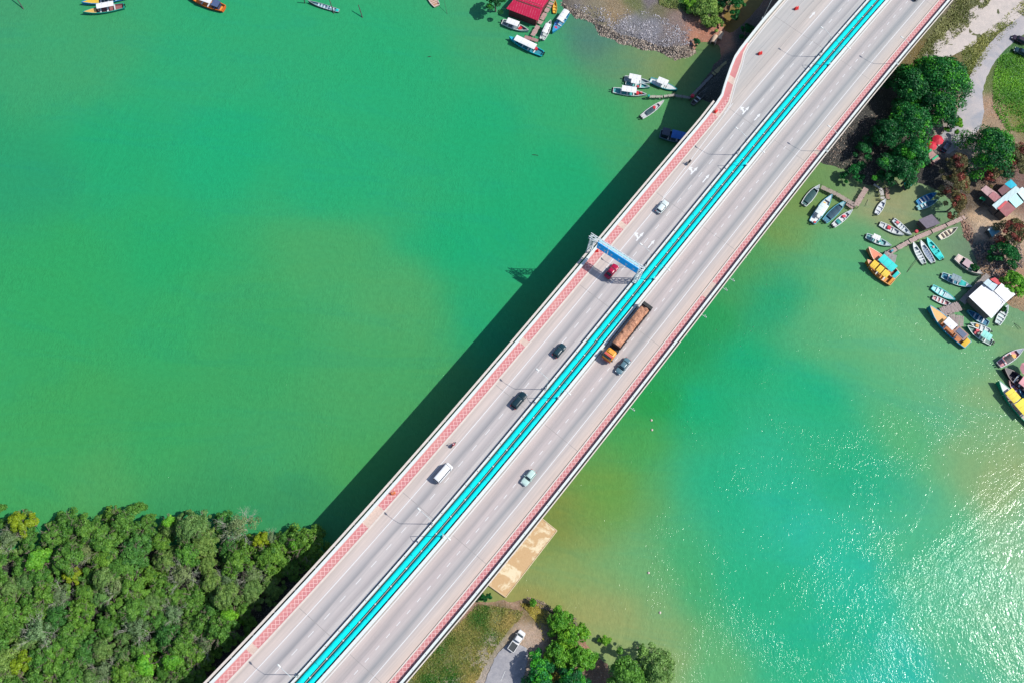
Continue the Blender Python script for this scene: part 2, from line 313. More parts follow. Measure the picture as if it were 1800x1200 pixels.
def zig(cen, Aamp):
    tri = math_(t, 'MULTIPLY', math_(t, 'PINGPONG', u, .55), 1/.55)
    return math_(t, 'ABSOLUTE', math_(t, 'SUBTRACT', math_(t, 'ABSOLUTE', math_(t, 'SUBTRACT', o, cen)), math_(t, 'MULTIPLY', tri, Aamp)))
attr = N(t, 'ShaderNodeAttribute', attribute_name='center', attribute_type='OBJECT')
line = math_(t, 'LESS_THAN', zig(attr.outputs['Fac'], .62), .085)
fn = noise(t, uv, 2.2, 5, .7); fw = noise(t, uv, .25, 4, .6)
pk = mix(t, fn, A(196, 118, 122), A(220, 144, 142)); pk = mix(t, ramp(t, fw, [(.4, 0), (.7, .5)]), pk, A(215, 160, 150))
c = mix(t, math_(t, 'MULTIPLY', line, .85), pk, A(250, 205, 200)); t.links.new(c, b.inputs['Base Color']); setv(b, Roughness=.85)
mpt = M((236, 208, 192), .9, .3, 3)
par_out = pw([(-70, 12.0), (164, 12.15), (173, 12.5), (176, 13.7), (181, 15.45), (185, 16.75), (189, 17.2), (200, 17.75), (230, 18.3), (330, 19)])
par_in = lambda u: par_out(u)-.62
kerb_in = pw([(-70, 9.25), (168, 9.3), (173, 9.6), (180, 12.35), (185, 13.9), (188, 15.3), (191, 16.05), (200, 16.45), (230, 17.0), (330, 17.6)])
kerb_out = lambda u: kerb_in(u)+.36
# outbound (left) carriageway
bl = thing('road_bridge', 'bridge carriageway with forward traffic, sign gantry and widened end, left of the turquoise pipes', 'bridge')
mb = MB(); strip(mb, -.7, lambda u: par_out(u)-.02, -1.1, -.06); build('deck_slab', mb, m_slab, bl)
mb = MB(); strip(mb, .14, lambda u: kerb_in(u)+.02, -.055, 0); build('road_surface', mb, m_roadL, bl)
mb = MB(); strip(mb, -.14, .13, -.055, -.03); build('dark_strip', mb, m_dark, bl)  # dark strip between road edge and median barrier
mb = MB(); strip(mb, kerb_in, kerb_out, -.05, .15); build('kerb', mb, m_pale, bl)
gaps = [(33.5, 38.5), (-22.5, -21), (-0.8, .9), (87.5, 89), (126.5, 128), (168, 169.2), (178.5, 180.5)]
mb = MB(); strip(mb, lambda u: kerb_out(u)+.003, lambda u: par_in(u)-.003, -.05, .14, UA, 192); wk = build('walkway', mb, mpk, bl); wk['center'] = 10.48
for a, c_ in gaps: build('walkway_patch', strip(MB(), lambda u: kerb_out(u)+.02, lambda u: par_in(u)-.02, .13, .146, a, c_, 1), mpt, bl)
mb = MB(); strip(mb, par_in, par_out, -.3, 1.0); build('parapet', mb, m_para, bl)
mb = MB(); strip(mb, lambda u: par_out(u)+.45, lambda u: par_out(u)+.95, .2, .5, UA, 171); 
for u in np.arange(UA, 171, 6): strip(mb, lambda q: par_out(q)-.02, lambda q: par_out(q)+.45, -.1, .35, u, u+.3, 1)
build('edge_beam', mb, m_pale, bl)
mb = MB(); strip(mb, -.60, -.16, -.06, .82); build('median_barrier', mb, m_para, bl)
for u in np.arange(-14, 236, 4): build('barrier_stud', strip(MB(), -.5, -.34, .82, .86, u, u+.16, 1), m_dark, bl)
mb = MB(); strip(mb, .24, .38, .002, .006)
strip(mb, lambda u: 6.85+(.25 if u > 150 else 0)*0, lambda u: 7.0, .002, .006)
strip(mb, lambda u: max(6.9, kerb_in(u)-.45), lambda u: max(7.0, kerb_in(u)-.33), .002, .006, 170, UB)
strip(mb, pw([(140, 7.1), (175, 9.0)]), pw([(140, 7.22), (175, 9.12)]), .002, .006, 140, 174)
P0 = 22.9-4*20
u = P0
while u < UB: strip(mb, 3.55, 3.67, .002, .006, u, u+1.65, 1.6); u += 4.72
def arrow(mb, tail, head, fork=None, w_=.14):
    a = U(*tail, ZD+.008); c_ = U(*head, ZD+.008); d = (c_-a); L = d.length; d /= L; n = Vector((-d.y, d.x, 0))
    def q(x, y): p = a+d*x+n*y; return (p.x, p.y)
    z = ZD+.004
    mb.prism([q(0, -w_), q(L*.62, -w_), q(L*.62, w_), q(0, w_)], z, z+.004)
    mb.prism([q(L*.6, -w_*2.8), q(L*1.02, 0), q(L*.6, w_*2.8)], z+.001, z+.005)
    if fork:
        mb.prism([q(L*.18, w_*.9), q(L*.36, w_*.9), q(L*.52, .95), q(L*.36, 1.05)], z, z+.0042)
        mb.prism([q(L*.22, 1.0), q(L*.5, 1.75), q(L*.68, .8)], z+.001, z+.0052)
for a_, c_, f_ in [((1139, 436), (1151, 422), 0), ((1235, 321), (1247, 307), 0), ((1326, 212), (1336.5, 200), 0), ((1423, 32), (1433, 21), 0), ((1118.5, 423.5), (1131.5, 408.5), 1), ((1214, 307), (1226.5, 294), 1), ((1305, 201.5), (1317, 187.5), 1)]:
    arrow(mb, a_, c_, f_)
build('lane_marking', mb, m_mark, bl)
mb = MB()
for o in (9.25, 10.9, 13.0):
    strip(mb, o-.05, o, .002, .005, 150 if o < 10 else 186, UB)
build('paving_seam', mb, M((150, 148, 150), .9, .3, 2), bl)
for u in (-20, 12, 44, 76, 108, 140, 172, 204, 236):
    mb = MB(); strip(mb, .3, lambda q: kerb_in(q)-.05, .001, .003, u, u+.12, 1)
    build('expansion_joint', mb, M((178, 172, 168), .9, .3, 2), bl)
# inbound (right) carriageway
br = thing('road_bridge', 'bridge carriageway carrying the orange truck, right of the turquoise pipes', 'bridge')
mb = MB(); strip(mb, -17.4, -3.95, -1.1, -.06); build('deck_slab', mb, m_slab, br)
mb = MB(); strip(mb, -17.78, -17.402, -.5, -.25); build('dark_edge_strip', mb, m_dark, br)  # dark strip filling the gap between parapet and edge beam
mb = MB(); strip(mb, -14.88, -4.86, -.055, 0); build('road_surface', mb, m_roadR, br)
mb = MB(); strip(mb, -15.2, -14.9, -.05, .15); build('kerb', mb, m_pale, br)
mb = MB(); strip(mb, -14.9, -14.78, -.04, .008); build('dark_strip', mb, M((120, 100, 95), .9, .3, 2), br)
mb = MB(); strip(mb, -16.72, -15.203, -.05, .14); wk = build('walkway', mb, mpk, br); wk['center'] = -15.9
for a, c_ in ((125, 129.5), (175.5, 177)): build('walkway_patch', strip(MB(), -16.6, -15.25, .13, .146, a, c_, 1), mpt, br)
mb = MB(); strip(mb, -17.38, -16.85, -.3, 1.0); build('parapet', mb, m_para, br)
mb = MB(); strip(mb, -18.02, -17.783, -.5, -.15)
build('edge_beam', mb, m_pale, br)
mb = MB(); strip(mb, -4.75, -4.05, -.06, .82); build('median_barrier', mb, m_para, br)
for u in np.arange(-2, 250, 4.0): build('parapet_stud', strip(MB(), -17.18, -17.08, 1.0, 1.05, u, u+.12, 1), m_dark, br)
mb = MB(); strip(mb, -5.22, -5.10, .002, .006); strip(mb, -12.12, -11.98, .002, .006)
u = 23.54-2.45*60
while u < UB: strip(mb, -8.76, -8.64, .002, .006, u, u+1.15, 1); u += 3.17
mb2 = mb; build('lane_marking', mb, m_mark, br)
for u in (-20, 12, 44, 76, 108, 140, 172, 204, 236):
    mb = MB(); strip(mb, -14.7, -5.3, .001, .003, u, u+.1, 1); build('expansion_joint', mb, M((178, 172, 168), .9, .3, 2), br)
for root, os_, w0, w1 in ((bl, (2.2, 9.0), 0, 12), (br, (-7, -14.2), -17, -4.2)):
    for u in (-45, -13, 22, 57, 92, 127, 162, 192, 232, 272):
        mb = MB(); strip(mb, w0+.6, w1-.4, -2.3, -1.11, u-.8, u+.8, 1.6)
        for o in os_:
            p = BP(u, o, -2.3); mb.tube([(p.x, p.y, -1.5), (p.x, p.y, ZD-2.3)], .8, 14)
        build('pier', mb, m_slab, root)
    mb = MB()
    for o in np.linspace(w0+1.2, w1-1.2, 5): strip(mb, o-.3, o+.3, -2.3, -1.1)
    build('girder', mb, m_slab, root)
# pipes
m_pipe, t, b = newmat('turquoise_coating'); g = N(t, 'ShaderNodeTexCoord'); f = ramp(t, noise(t, g.outputs['Object'], .6, 7, .72, .8), [(.35, 0), (.6, 1)]); t.links.new(mix(t, f, (.01, .43, .46), (0, .62, .64)), b.inputs['Base Color']); setv(b, Roughness=.8); b.inputs['Specular IOR Level'].default_value = .1; m_flange = M((0, 190, 195), .5, .1, 2)
for off, lab in ((-1.50, 'turquoise water pipe on the side of the sign gantry, one of a pair'), (-3.20, 'turquoise water pipe next to the truck lane, one of a pair')):
    pipe = thing('water_pipe', lab, 'pipe', group='pair of turquoise water pipes')
    r = .60 if off > -2 else .56
    mb = MB(); mb.tube([BP(u, off, -.1) for u in np.arange(UA, UB+1, 4)], r, 20); build('pipe_run', mb, m_pipe, pipe, True)
    k = 0
    for u in np.arange(-32+(off < -2)*3.4, 250, 9.6):
        mb = MB(); mb.tube([BP(u, off, -.1), BP(u+.13, off, -.1)], r+.05, 20); build('flange', mb, m_flange, pipe)
pr = thing('maintenance_rail', 'thin grey service ledge with small posts running between the two turquoise pipes', 'rail')
mb = MB(); strip(mb, -2.46, -2.30, .05, .12); build('ledge', mb, M((190, 190, 180), .8, .35, 1.5), pr)
i = 0
for u in np.arange(-30, 250, 4.8):
    mb = MB(); p = BP(u, -2.36, .2); mb.box((p.x, p.y, ZD-.35), (.35, .12, 1.3), tdir(u)+.5); mb.box((p.x, p.y, ZD+.28), (.3, .3, .12), tdir(u)); build('post', mb, M((235, 240, 235), .5), pr)
pb = MB()
for u in np.arange(-60, 300, 9.6): strip(pb, -3.96, -.69, -1.4, -1.0, u, u+.5, 1)
build('cross_beam', pb, m_slab, pr)
mb = MB()
for u in np.arange(-28, 250, 4.8): strip(mb, -4.06, -3.78, .1, .3, u, u+.35, 1)
build('pipe_clamp', mb, M((190, 235, 230), .5), pr)
# ------------------------------------------------------------------ lamps
def lamp(loc, rz, label, group, hp=7.65, arm=2.9, rise=.75):
    r = thing('street_lamp', label, 'street lamp', loc, rz, group)
    mb = MB(); mb.box((0, 0, .15), (.5, .5, .3)); build('base_plate', mb, m_para, r)
    mb = MB(); mb.tube([(0, 0, 0), (0, 0, hp)], [.085, .05], 8); build('pole', mb, m_galv, r, True)
    pts = [(0, 0, hp)]+[(arm*s, 0, hp+rise*math.sin(s*PI/2)) for s in (.1, .25, .45, .7, 1)]
    mb = MB(); mb.tube(pts, .04, 8); build('arm', mb, m_steel, r, True)
    x = arm; z = hp+rise
    mb = MB(); mb.rings([[(x-.1+dx, w_*math.cos(a), z+h_*math.sin(a)) for a in np.linspace(0, 2*PI, 8, False)] for dx, w_, h_ in ((0, .06, .05), (.25, .17, .09), (.7, .2, .1), (.95, .1, .06))]); build('lamp_head', mb, M((250, 250, 245), .35, .05), r, True)
    return r
LB_ = [(525.7, 1183.7), (762.3, 921.7), (958.2, 683), (1131.3, 469.2), (1294.6, 272.5), (1438.7, 100)]
lbl = ['nearest the mangrove forest', 'beside the white van', 'between the two dark cars', 'next to the blue sign gantry', 'beside the straight and forked road arrows', 'opposite the widened end of the bridge']
proto = None
for i, (x, y) in enumerate(LB_):
    u, o = UO(x, y); p = BP(u, -.4, .8); rz = tdir(u)+PI/2; L = 'white curved lamp on the left median barrier '+lbl[i]
    if proto is None: proto = lamp(p, rz, L, 'street lamps arching over the outbound lanes')
    else: copy_tree(proto, p, rz, L)
proto2 = None
for (x, y), wh in (((778, 941), 'across from the white van'), ((981, 699), 'across from the two dark cars'), ((1150, 492), 'across from the sign gantry'), ((1313, 294), 'across from the highest forked arrow'), ((1458, 117), 'across from the widened bridge end')):
    u, o = UO(x, y); p = BP(u, -4.0, .8); L = 'short armed lamp on the inbound barrier '+wh
    if proto2 is None: proto2 = lamp(p, tdir(u)-PI/2, L, 'short armed lamps over the inbound lanes', 7.65, 1.5, .7)
    else: copy_tree(proto2, p, tdir(u)-PI/2, L)
for (x, y), L in (((1457, 269), 'street lamp on the outer parapet above the moored skiffs'), ((1578, 114), 'street lamp on the outer parapet beside the big round tree'), ((1690, -28), 'street lamp on the outer parapet above the dirt track')):
    u, o = UO(x, y); copy_tree(proto, BP(u, -17.7, 0), tdir(u)+PI/2, L)['group'] = 'street lamps on the outer parapet'
u, o = UO(1342, 35); copy_tree(proto, BP(u, par_out(u)+.2, .2), tdir(u)+.3, 'street lamp outside the widened parapet over the creek')['group'] = 'street lamps on the outer parapet'
# ------------------------------------------------------------------ gantry
ga = U(1036, 441, ZD+.1); gb = U(1118.5, 492, ZD+.8); gx = (gb-ga); gx.z = 0; GL = gx.length; gr = math.atan2(gx.y, gx.x)
G = thing('sign_gantry', 'white lattice gantry carrying a long blue road sign over the outbound lanes', 'gantry', (ga.x, ga.y, ZD), gr)
def lattice(mb, a, b_, wdt, hgt, seg, r=.06, up=Vector((0, 0, 1))):
    a, b_ = Vector(a), Vector(b_); d = (b_-a).normalized(); s = d.cross(up).normalized(); q = s.cross(d)
    cr = [s*wdt/2*i+q*hgt/2*j for i, j in ((-1, -1), (1, -1), (1, 1), (-1, 1))]
    for k in cr: mb.tube([a+k, b_+k], r*1.5, 6)
    n = max(2, int((b_-a).length/seg))
    for i in range(n):
        p0 = a+(b_-a)*i/n; p1 = a+(b_-a)*(i+1)/n
        for k in range(4):
            mb.tube([p0+cr[k], p1+cr[(k+1) % 4]], r, 4, False); mb.tube([p1+cr[k], p1+cr[(k+1) % 4]], r, 4, False)
m_white = M((245, 252, 252), .4, .08, 3)
GH = 7.6
for x in (0, GL):
    mb = MB(); lattice(mb, (x, 0, 0), (x, 0, GH-.5), 1.0, 1.1, 1.5, .065, Vector((0, 1, 0))); mb.box((x, 0, .05), (1.3, 1.5, .2)); build('leg', mb, m_white, G)
mb = MB(); lattice(mb, (-1.0, 0, GH), (GL+.6, 0, GH), 1.0, 1.0, 1.5, .065); build('truss_beam', mb, m_white, G)
mb = MB(); mb.box((GL*.5+.3, .02, GH+.56), (GL*.8, .5, .05)); build('catwalk', mb, M((190, 235, 240), .6), G)
m_blue, t, b = newmat('sign_blue'); b.inputs['Base Color'].default_value = (0, .42, .95, 1); setv(b, Roughness=.6); b.inputs['Specular IOR Level'].default_value = .1
mlb = M((150, 225, 255), .5, .05)
for x0, x1 in ((1.7, 4.6), (4.75, GL-.5)):
    mb = MB(); mb.box(((x0+x1)/2, -.75, GH-.5), (x1-x0, .12, 3.0)); sp = build('sign_panel', mb, m_blue, G)
    mb = MB()
    for zz in (-1.42, 1.42): mb.box(((x0+x1)/2, -.82, GH-.5+zz), (x1-x0-.1, .02, .09))
    for xx in (x0+.1, x1-.1): mb.box((xx, -.82, GH-.5), (.07, .02, 2.75))
    build('sign_border', mb, mlb, sp)
    mb = MB(); n = 2 if x0 < 3 else 4
    rnd = random.Random(3)
    for i in range(n):
        cx = x0+(x1-x0)*(i+.5)/n
        mb.box((cx, -.825, GH-1.1), (.12, .02, .9)); mb.prism([(cx-.3, -.84), (cx+.3, -.84), (cx+.3, -.82), (cx-.3, -.82)], GH-.7, GH-.45)
    build('sign_marking', mb, M((250, 250, 250), .5, .03), sp)
# ------------------------------------------------------------------ vehicles
m_glass = M((38, 62, 72), .12, .1, 1); m_tyre = M((32, 32, 34), .9, .2, 3); m_rim = M((170, 172, 175), .4, .1, 3, .6)
m_red = M((205, 35, 40), .35, .1, 2); m_head = M((240, 245, 250), .2, .05)
def rrect(x0, x1, hw, z, r=.35, n=4, front=None):
    pts = []
    for cx, cy, a0 in ((x1-r, hw-r, 0), (x0+r, hw-r, PI/2), (x0+r, -hw+r, PI), (x1-r, -hw+r, 3*PI/2)):
        for k in range(n+1):
            a = a0+PI/2*k/n; pts.append((cx+r*math.cos(a), cy+r*math.sin(a), z))
    return pts
def wheels(root, xs, hw, r=.32):
    for x in xs:
        for s in (-1, 1):
            mb = MB(); mb.tube([(x, s*(hw-.22), r), (x, s*(hw+.0), r)], r, 16); wh = build('wheel', mb, m_tyre, root)
            mb = MB(); mb.tube([(x, s*(hw-.02), r), (x, s*(hw+.012), r)], r*.6, 12); build('rim', mb, m_rim, wh)
def car(px, py, heading, color, label, name='car', L=4.2, W=1.72, H=1.48, cab=(-.42, .22), cat='car', zb=None, kind='hatch', dark_roof=None):
    p = U(px, py, ZD+.6) if zb is None else U(px, py, zb+.6); z0 = ZD if zb is None else zb
    r = thing(name, label, cat, (p.x, p.y, z0+.01), heading); h = L/2; hw = W/2; bm = M(color, .3, .06, .8)
    mb = MB(); hz = .88 if kind != 'van' else 1.0
    mb.rings([rrect(-h+.1, h-.12, hw-.06, .22, .4), rrect(-h, h, hw, .45, .45), rrect(-h+.02, h-.05, hw, .66, .45), rrect(-h+.08, h-.22, hw-.05, hz-.06, .42), rrect(-h+.2, h-.45, hw-.16, hz, .36)])
    build('body', mb, bm, r, True)
    x0, x1 = cab[0]*L, cab[1]*L; top = H-.05
    fs = .62 if kind != 'van' else .35; rs = .42 if kind == 'sedan' else .22
    if kind == 'sedan': rs = .6
    mb = MB(); mb.rings([rrect(x0, x1, hw-.1, hz-.05, .22), rrect(x0+rs*.5, x1-fs*.5, hw-.17, (hz+top)/2, .2), rrect(x0+rs, x1-fs, hw-.24, top, .16)])
    build('window', mb, m_glass, r, True)
    mb = MB(); mb.rings([rrect(x0+rs-.08, x1-fs+.1, hw-.22, top-.02, .2), rrect(x0+rs, x1-fs+.02, hw-.26, top+.04, .2), rrect(x0+rs+.3, x1-fs-.25, hw-.5, top+.07, .15)])
    for s in (-1, 1):
        for xa, xb_ in ((x0+.03, x0+rs), (x1-.03, x1-fs)):
            mb.tube([(xa, s*(hw-.12), hz-.03), (xb_, s*(hw-.24), top)], .045, 5)
        mb.tube([((x0+x1)/2-.1, s*(hw-.105), hz-.02), ((x0+x1)/2-.1, s*(hw-.235), top)], .045, 5)
    build('roof', mb, bm if dark_roof is None else M(dark_roof, .3, .05), r, True)
    wheels(r, (-h+.75, h-.78), hw)
    for s in (-1, 1):
        mb = MB(); mb.box((h-.2, s*(hw-.32), .68), (.26, .34, .14), s*-.25); build('headlight', mb, m_head, r)
        mb = MB(); mb.box((-h+.08, s*(hw-.26), .72), (.12, .26, .16)); build('taillight', mb, m_red, r)
        mb = MB(); mb.box((x1-.45, s*(hw+.09), hz+.06), (.14, .2, .13)); build('mirror', mb, bm, r)
    return r
def hd(px, py, fwd=True):
    u, o = UO(px, py); return tdir(u)+(0 if fwd else PI)
car(1075, 477, hd(1075, 477), (190, 15, 70), 'crimson red car passing under the blue sign gantry', 'car', 4.3, kind='sedan', cab=(-.36, .22))
car(1164, 364, hd(1164, 364), (228, 240, 236), 'white hatchback above the sign gantry beside the solid lane line', L=4.0, cab=(-.42, .2))
car(983, 616, hd(983, 616), (25, 62, 72), 'small dark teal car behind the lamp in the outbound lane', L=3.9)
car(912, 703, hd(912, 703), (18, 52, 62), 'long dark blue green car below the dark hatchback', L=4.6, W=1.8, cab=(-.44, .2))
car(779, 831, hd(779, 831), (250, 250, 250), 'white passenger van in the outbound lane', 'van', 5.0, 1.85, 2.1, (-.49, .40), 'van', kind='van')
car(929, 839, hd(929, 839, False), (205, 232, 222), 'pale mint hatchback alone in the inbound lane', L=4.0, cab=(-.47, .16))
car(1095, 643, hd(1095, 643, False), (95, 130, 142), 'grey blue saloon car overtaking beside the orange truck', L=4.5, kind='sedan', cab=(-.3, .24))
car(1614, -9, hd(1616, 0, False), (30, 30, 36), 'black car at the top edge on the inbound lane', L=4.3)
for px, py, c_, lab, hh in ((1791, 70, (60, 45, 60), 'dark maroon car parked on the verge by the curving lane', 2.75), (1795, 92, (20, 60, 70), 'dark teal car parked lower on the verge by the curving lane', 2.75), (1663, 258, (30, 50, 80), 'dark blue car parked in tree shade beside the shanty roofs', 1.0)):
    car(px, py, hh, c_, lab, zb=1.35, L=4.3)
# pickup
pk_ = car(908, 1126, math.radians(62), (245, 245, 245), 'white pickup truck parked on the sandy turnaround', 'pickup_truck', 5.1, 1.8, 1.7, (-.02, .34), 'pickup truck', zb=1.3)
mb = MB(); mb.box((-1.45, 0, .9), (1.75, 1.45, .06)); build('cargo_bed', mb, M((60, 66, 70), .6), pk_)
mb = MB()
for s in (-1, 1): mb.box((-1.45, s*.8, .98), (1.9, .1, .22))
mb.box((-2.42, 0, .98), (.1, 1.6, .22)); build('bed_rail', mb, M((245, 245, 245), .3, .05), pk_)
# dump truck and its load
ta, tb_ = U(1068, 628, ZD+1.5), U(1136, 541, ZD+1.8); td = ta-tb_; tr = math.atan2(td.y, td.x); TL = td.length+1.2
T = thing('dump_truck', 'orange cab articulated dump truck in the inbound lane', 'truck', ((ta.x+tb_.x)/2, (ta.y+tb_.y)/2, ZD+.01), tr)
h = TL/2; mo = M((255, 165, 30), .4, .1, 1); mro = M((225, 95, 85), .4, .1, 1)
mb = MB(); mb.rings([rrect(h-2.5, h-.05, 1.2, .55, .2), rrect(h-2.5, h, 1.22, 1.5, .25), rrect(h-2.5, h-.1, 1.2, 2.1, .25), rrect(h-2.45, h-.5, 1.12, 2.85, .3), rrect(h-2.3, h-.8, .95, 2.95, .3)]); cab = build('cab', mb, mo, T, True)
mb = MB(); mb.box((h-.28, 0, 2.4), (.3, 2.1, .7)); build('windscreen', mb, m_glass, cab)
mb = MB(); mb.box((h-.75, 0, 3.02), (.5, 2.3, .12)); mb.box((h+.02, 0, .95), (.15, 2.3, .7)); build('sun_visor', mb, mro, cab)
mb = MB(); mb.box((h-1.7, 0, 3.05), (1.0, 1.7, .3), 0, .8); build('wind_deflector', mb, M((250, 175, 60), .4, .1), cab)
for s in (-1, 1):
    mb = MB(); mb.box((h-.2, s*1.4, 2.3), (.15, .35, .6)); build('mirror', mb, m_dark, cab)
    mb = MB(); mb.box((h+.1, s*.85, .8), (.08, .4, .25)); build('headlight', mb, m_head, cab)
mb = MB(); mb.box((-.8, 0, .95), (TL-2.2, 1.0, .3)); mb.box((h-3.3, 0, 1.0), (1.6, 2.2, .5)); build('chassis', mb, m_dark, T)
bx0, bx1 = -h+.1, h-3.9; bc = (bx0+bx1)/2; bl_ = bx1-bx0; mdk = M((70, 62, 66), .6, .2, 1)
mb = MB(); mb.box((bc, 0, 1.35), (bl_, 2.4, .12))
for s in (-1, 1):
    mb.box((bc, s*1.22, 2.05), (bl_, .1, 1.4))
    for x in np.arange(bx0+.5, bx1, .9): mb.box((x, s*1.3, 2.0), (.12, .08, 1.3))
mb.box((bx1, 0, 2.05), (.1, 2.4, 1.5)); build('tipper_body', mb, mdk, T)
mb = MB(); mb.box((bx0+.35, 0, 2.95), (.8, 2.6, .16)); mb.box((bx0, 0, 2.1), (.1, 2.5, 1.5)); build('tailgate', mb, M((40, 42, 40), .7), T)
for x in (h-1.2, h-3.4, -h+1.2, -h+2.5, -h+3.8):
    for s in (-1, 1):
        mb = MB(); mb.tube([(x, s*.95, .5), (x, s*1.22, .5)], .5, 16); build('wheel', mb, m_tyre, T)
ms, t, b = newmat('sand_load'); g = N(t, 'ShaderNodeTexCoord'); f = noise(t, g.outputs['Object'], 1.3, 7, .7, .8)
t.links.new(mix(t, ramp(t, f, [(.35, 0), (.65, 1)]), A(150, 98, 78), A(240, 178, 140)), b.inputs['Base Color']); setv(b, Roughness=1); bump(t, b, f, .8, .3)
Ps, Fs = grid(bx0+.75, bx1-.06, -1.17, 1.17, .15); cx = (Ps[:, 0]-bc)/(bl_/2)
Zs = 2.3+.4*(1-(Ps[:, 1]/1.2)**2)+.9*(fbm(Ps+50, 1.5, 5)-.5)
sand = mesh_grid('sand_load', Ps, Zs, Fs, np.ones((len(Ps), 3)), ms); sand.location = T.location; sand.rotation_euler = T.rotation_euler
tag(sand, 'brown sand heaped in the tipper of the orange truck', 'sand')
# motorcycles with riders
def skin_person(name, mat, pts, edges, parent=None):
    me = bpy.data.meshes.new(name); me.from_pydata([p[:3] for p in pts], edges, []); o = bpy.data.objects.new(name, me); COL.objects.link(o)
    sk = o.modifiers.new('s', 'SKIN'); sl_ = me.skin_vertices[0].data
    for i, p in enumerate(pts): sl_[i].radius = (p[3], p[3])
    sl_[0].use_root = True
    o.modifiers.new('u', 'SUBSURF').levels = 1; o.modifiers['u'].render_levels = 1
    me.materials.append(mat)
    if parent: o.parent = parent
    return o
def rider(px, py, fwd, shirt, lab_b, lab_p, hel):
    p = U(px, py, ZD+.7); rz = hd(px, py, fwd); loc = (p.x, p.y, ZD+.01)
    r = thing('motorcycle', lab_b, 'motorcycle', loc, rz)
    for x in (-.6, .6):
        mb = MB(); mb.tube([(x, -.05, .3), (x, .05, .3)], .3, 14); build('wheel', mb, m_tyre, r)
    mb = MB(); mb.rings([[(x, w_*math.cos(a), z+h_*math.sin(a)) for a in np.linspace(0, 2*PI, 8, False)] for x, w_, h_, z in ((-.75, .08, .08, .7), (-.3, .14, .16, .65), (.15, .15, .2, .65), (.5, .1, .12, .8))]); build('body', mb, M(shirt, .4), r, True)
    mb = MB(); mb.box((-.35, 0, .83), (.7, .26, .1)); build('seat', mb, m_dark, r)
    mb = MB(); mb.tube([(.45, -.33, 1.0), (.5, 0, .98), (.45, .33, 1.0)], .025, 6); mb.tube([(.6, 0, .3), (.48, 0, 1.0)], .035, 6); build('handlebar', mb, m_galv, r)
    pts = [(-.3, 0, .92, .15), (-.25, 0, 1.15, .15), (-.15, 0, 1.38, .16), (-.1, 0, 1.52, .06), (-.06, 0, 1.66, .11)]
    ed = [(0, 1), (1, 2), (2, 3), (3, 4)]
    for s in (-1, 1):
        k = len(pts); pts += [(-.14, s*.2, 1.4, .065), (.08, s*.28, 1.2, .05), (.4, s*.28, 1.04, .04), (-.2, s*.13, .88, .1), (.15, s*.17, .75, .075), (.0, s*.18, .35, .05), (.15, s*.18, .3, .05)]
        ed += [(2, k), (k, k+1), (k+1, k+2), (0, k+3), (k+3, k+4), (k+4, k+5), (k+5, k+6)]
    pe = skin_person('person', M(shirt, .8), pts, ed); pe.location = loc; pe.rotation_euler = (0, 0, rz); tag(pe, lab_p, 'person')
    mb = MB(); mb.rings([[(-.04+q*math.cos(a), q*math.sin(a), 1.6+z) for a in np.linspace(0, 2*PI, 10, False)] for q, z in ((.11, -.02), (.15, .08), (.13, .18), (.06, .24))]); build('helmet', mb, M(hel, .3), pe, True)
rider(797, 781, True, (200, 60, 80), 'red motorcycle riding along the outbound shoulder line', 'rider in a reddish top on the motorcycle near the white van', (235, 225, 225))
rider(1212, 285, True, (70, 72, 75), 'dark motorcycle beside the forked arrow near the walkway', 'rider in dark clothes on the motorcycle near the forked arrows', (60, 60, 62))
# red water-filled barriers
def barrier(px, py, lab, rz=.5, col_=(240, 40, 35), s=1.0):
    p = U(px, py, ZD+.3); r = thing('traffic_barrier', lab, 'barrier', (p.x, p.y, ZD+.01), rz, 'red plastic barriers on the bridge')
    mb = MB(); mb.rings([rrect(-.55*s, .55*s, .38*s, .0, .08, 2), rrect(-.55*s, .55*s, .38*s, .25, .08, 2), rrect(-.48*s, .48*s, .2*s, .75, .08, 2), rrect(-.45*s, .45*s, .16*s, .9, .06, 2)]); build('shell', mb, M(col_, .5, .1), r)
    mb = MB(); mb.box((0, 0, .93), (.2, .12, .08)); mb.box((.6*s, -.3*s, .05), (.15, .3, .1)); build('cap', mb, M((250, 220, 215), .5), r)
barrier(1400, 15, 'red plastic barrier on the closed ramp lane nearest the top edge'); barrier(1336, 94, 'red plastic barrier beside the start of the narrowing walkway')
barrier(1258, 196, 'red plastic barrier on the walkway bend', 1.0); barrier(1048, 441, 'red plastic barrier on the walkway under the sign gantry', .2); barrier(691, 866, 'orange plastic barrier on the broken walkway patch', .4, (235, 130, 70), .9)
for px, py in ((1286, 490), (1277, 509), (1240, 556), (1108, 715)):
    u, o = UO(px, py); p = BP(u, -18.3, -.4); r = thing('navigation_light', {1286: 'small white clearance light bracket above the green channel, topmost', 1277: 'teal tipped clearance light bracket jutting over the channel', 1240: 'white clearance light bracket hanging below the parapet mid span', 1108: 'square clearance light bracket on the lower part of the parapet'}[px], 'light bracket', p, tdir(u)-PI/2, 'clearance light brackets on the parapet')
    mb = MB(); mb.tube([(-.2, 0, 0), (.9, 0, .05)], .06, 6); build('bracket', mb, m_para, r)
    mb = MB(); mb.tube([(.9, 0, -.1), (.9, 0, .35)], [.16, .12], 8); mb.box((.5, .25, .1), (.3, .12, .3)); build('lantern', mb, M((225, 235, 225), .4), r)
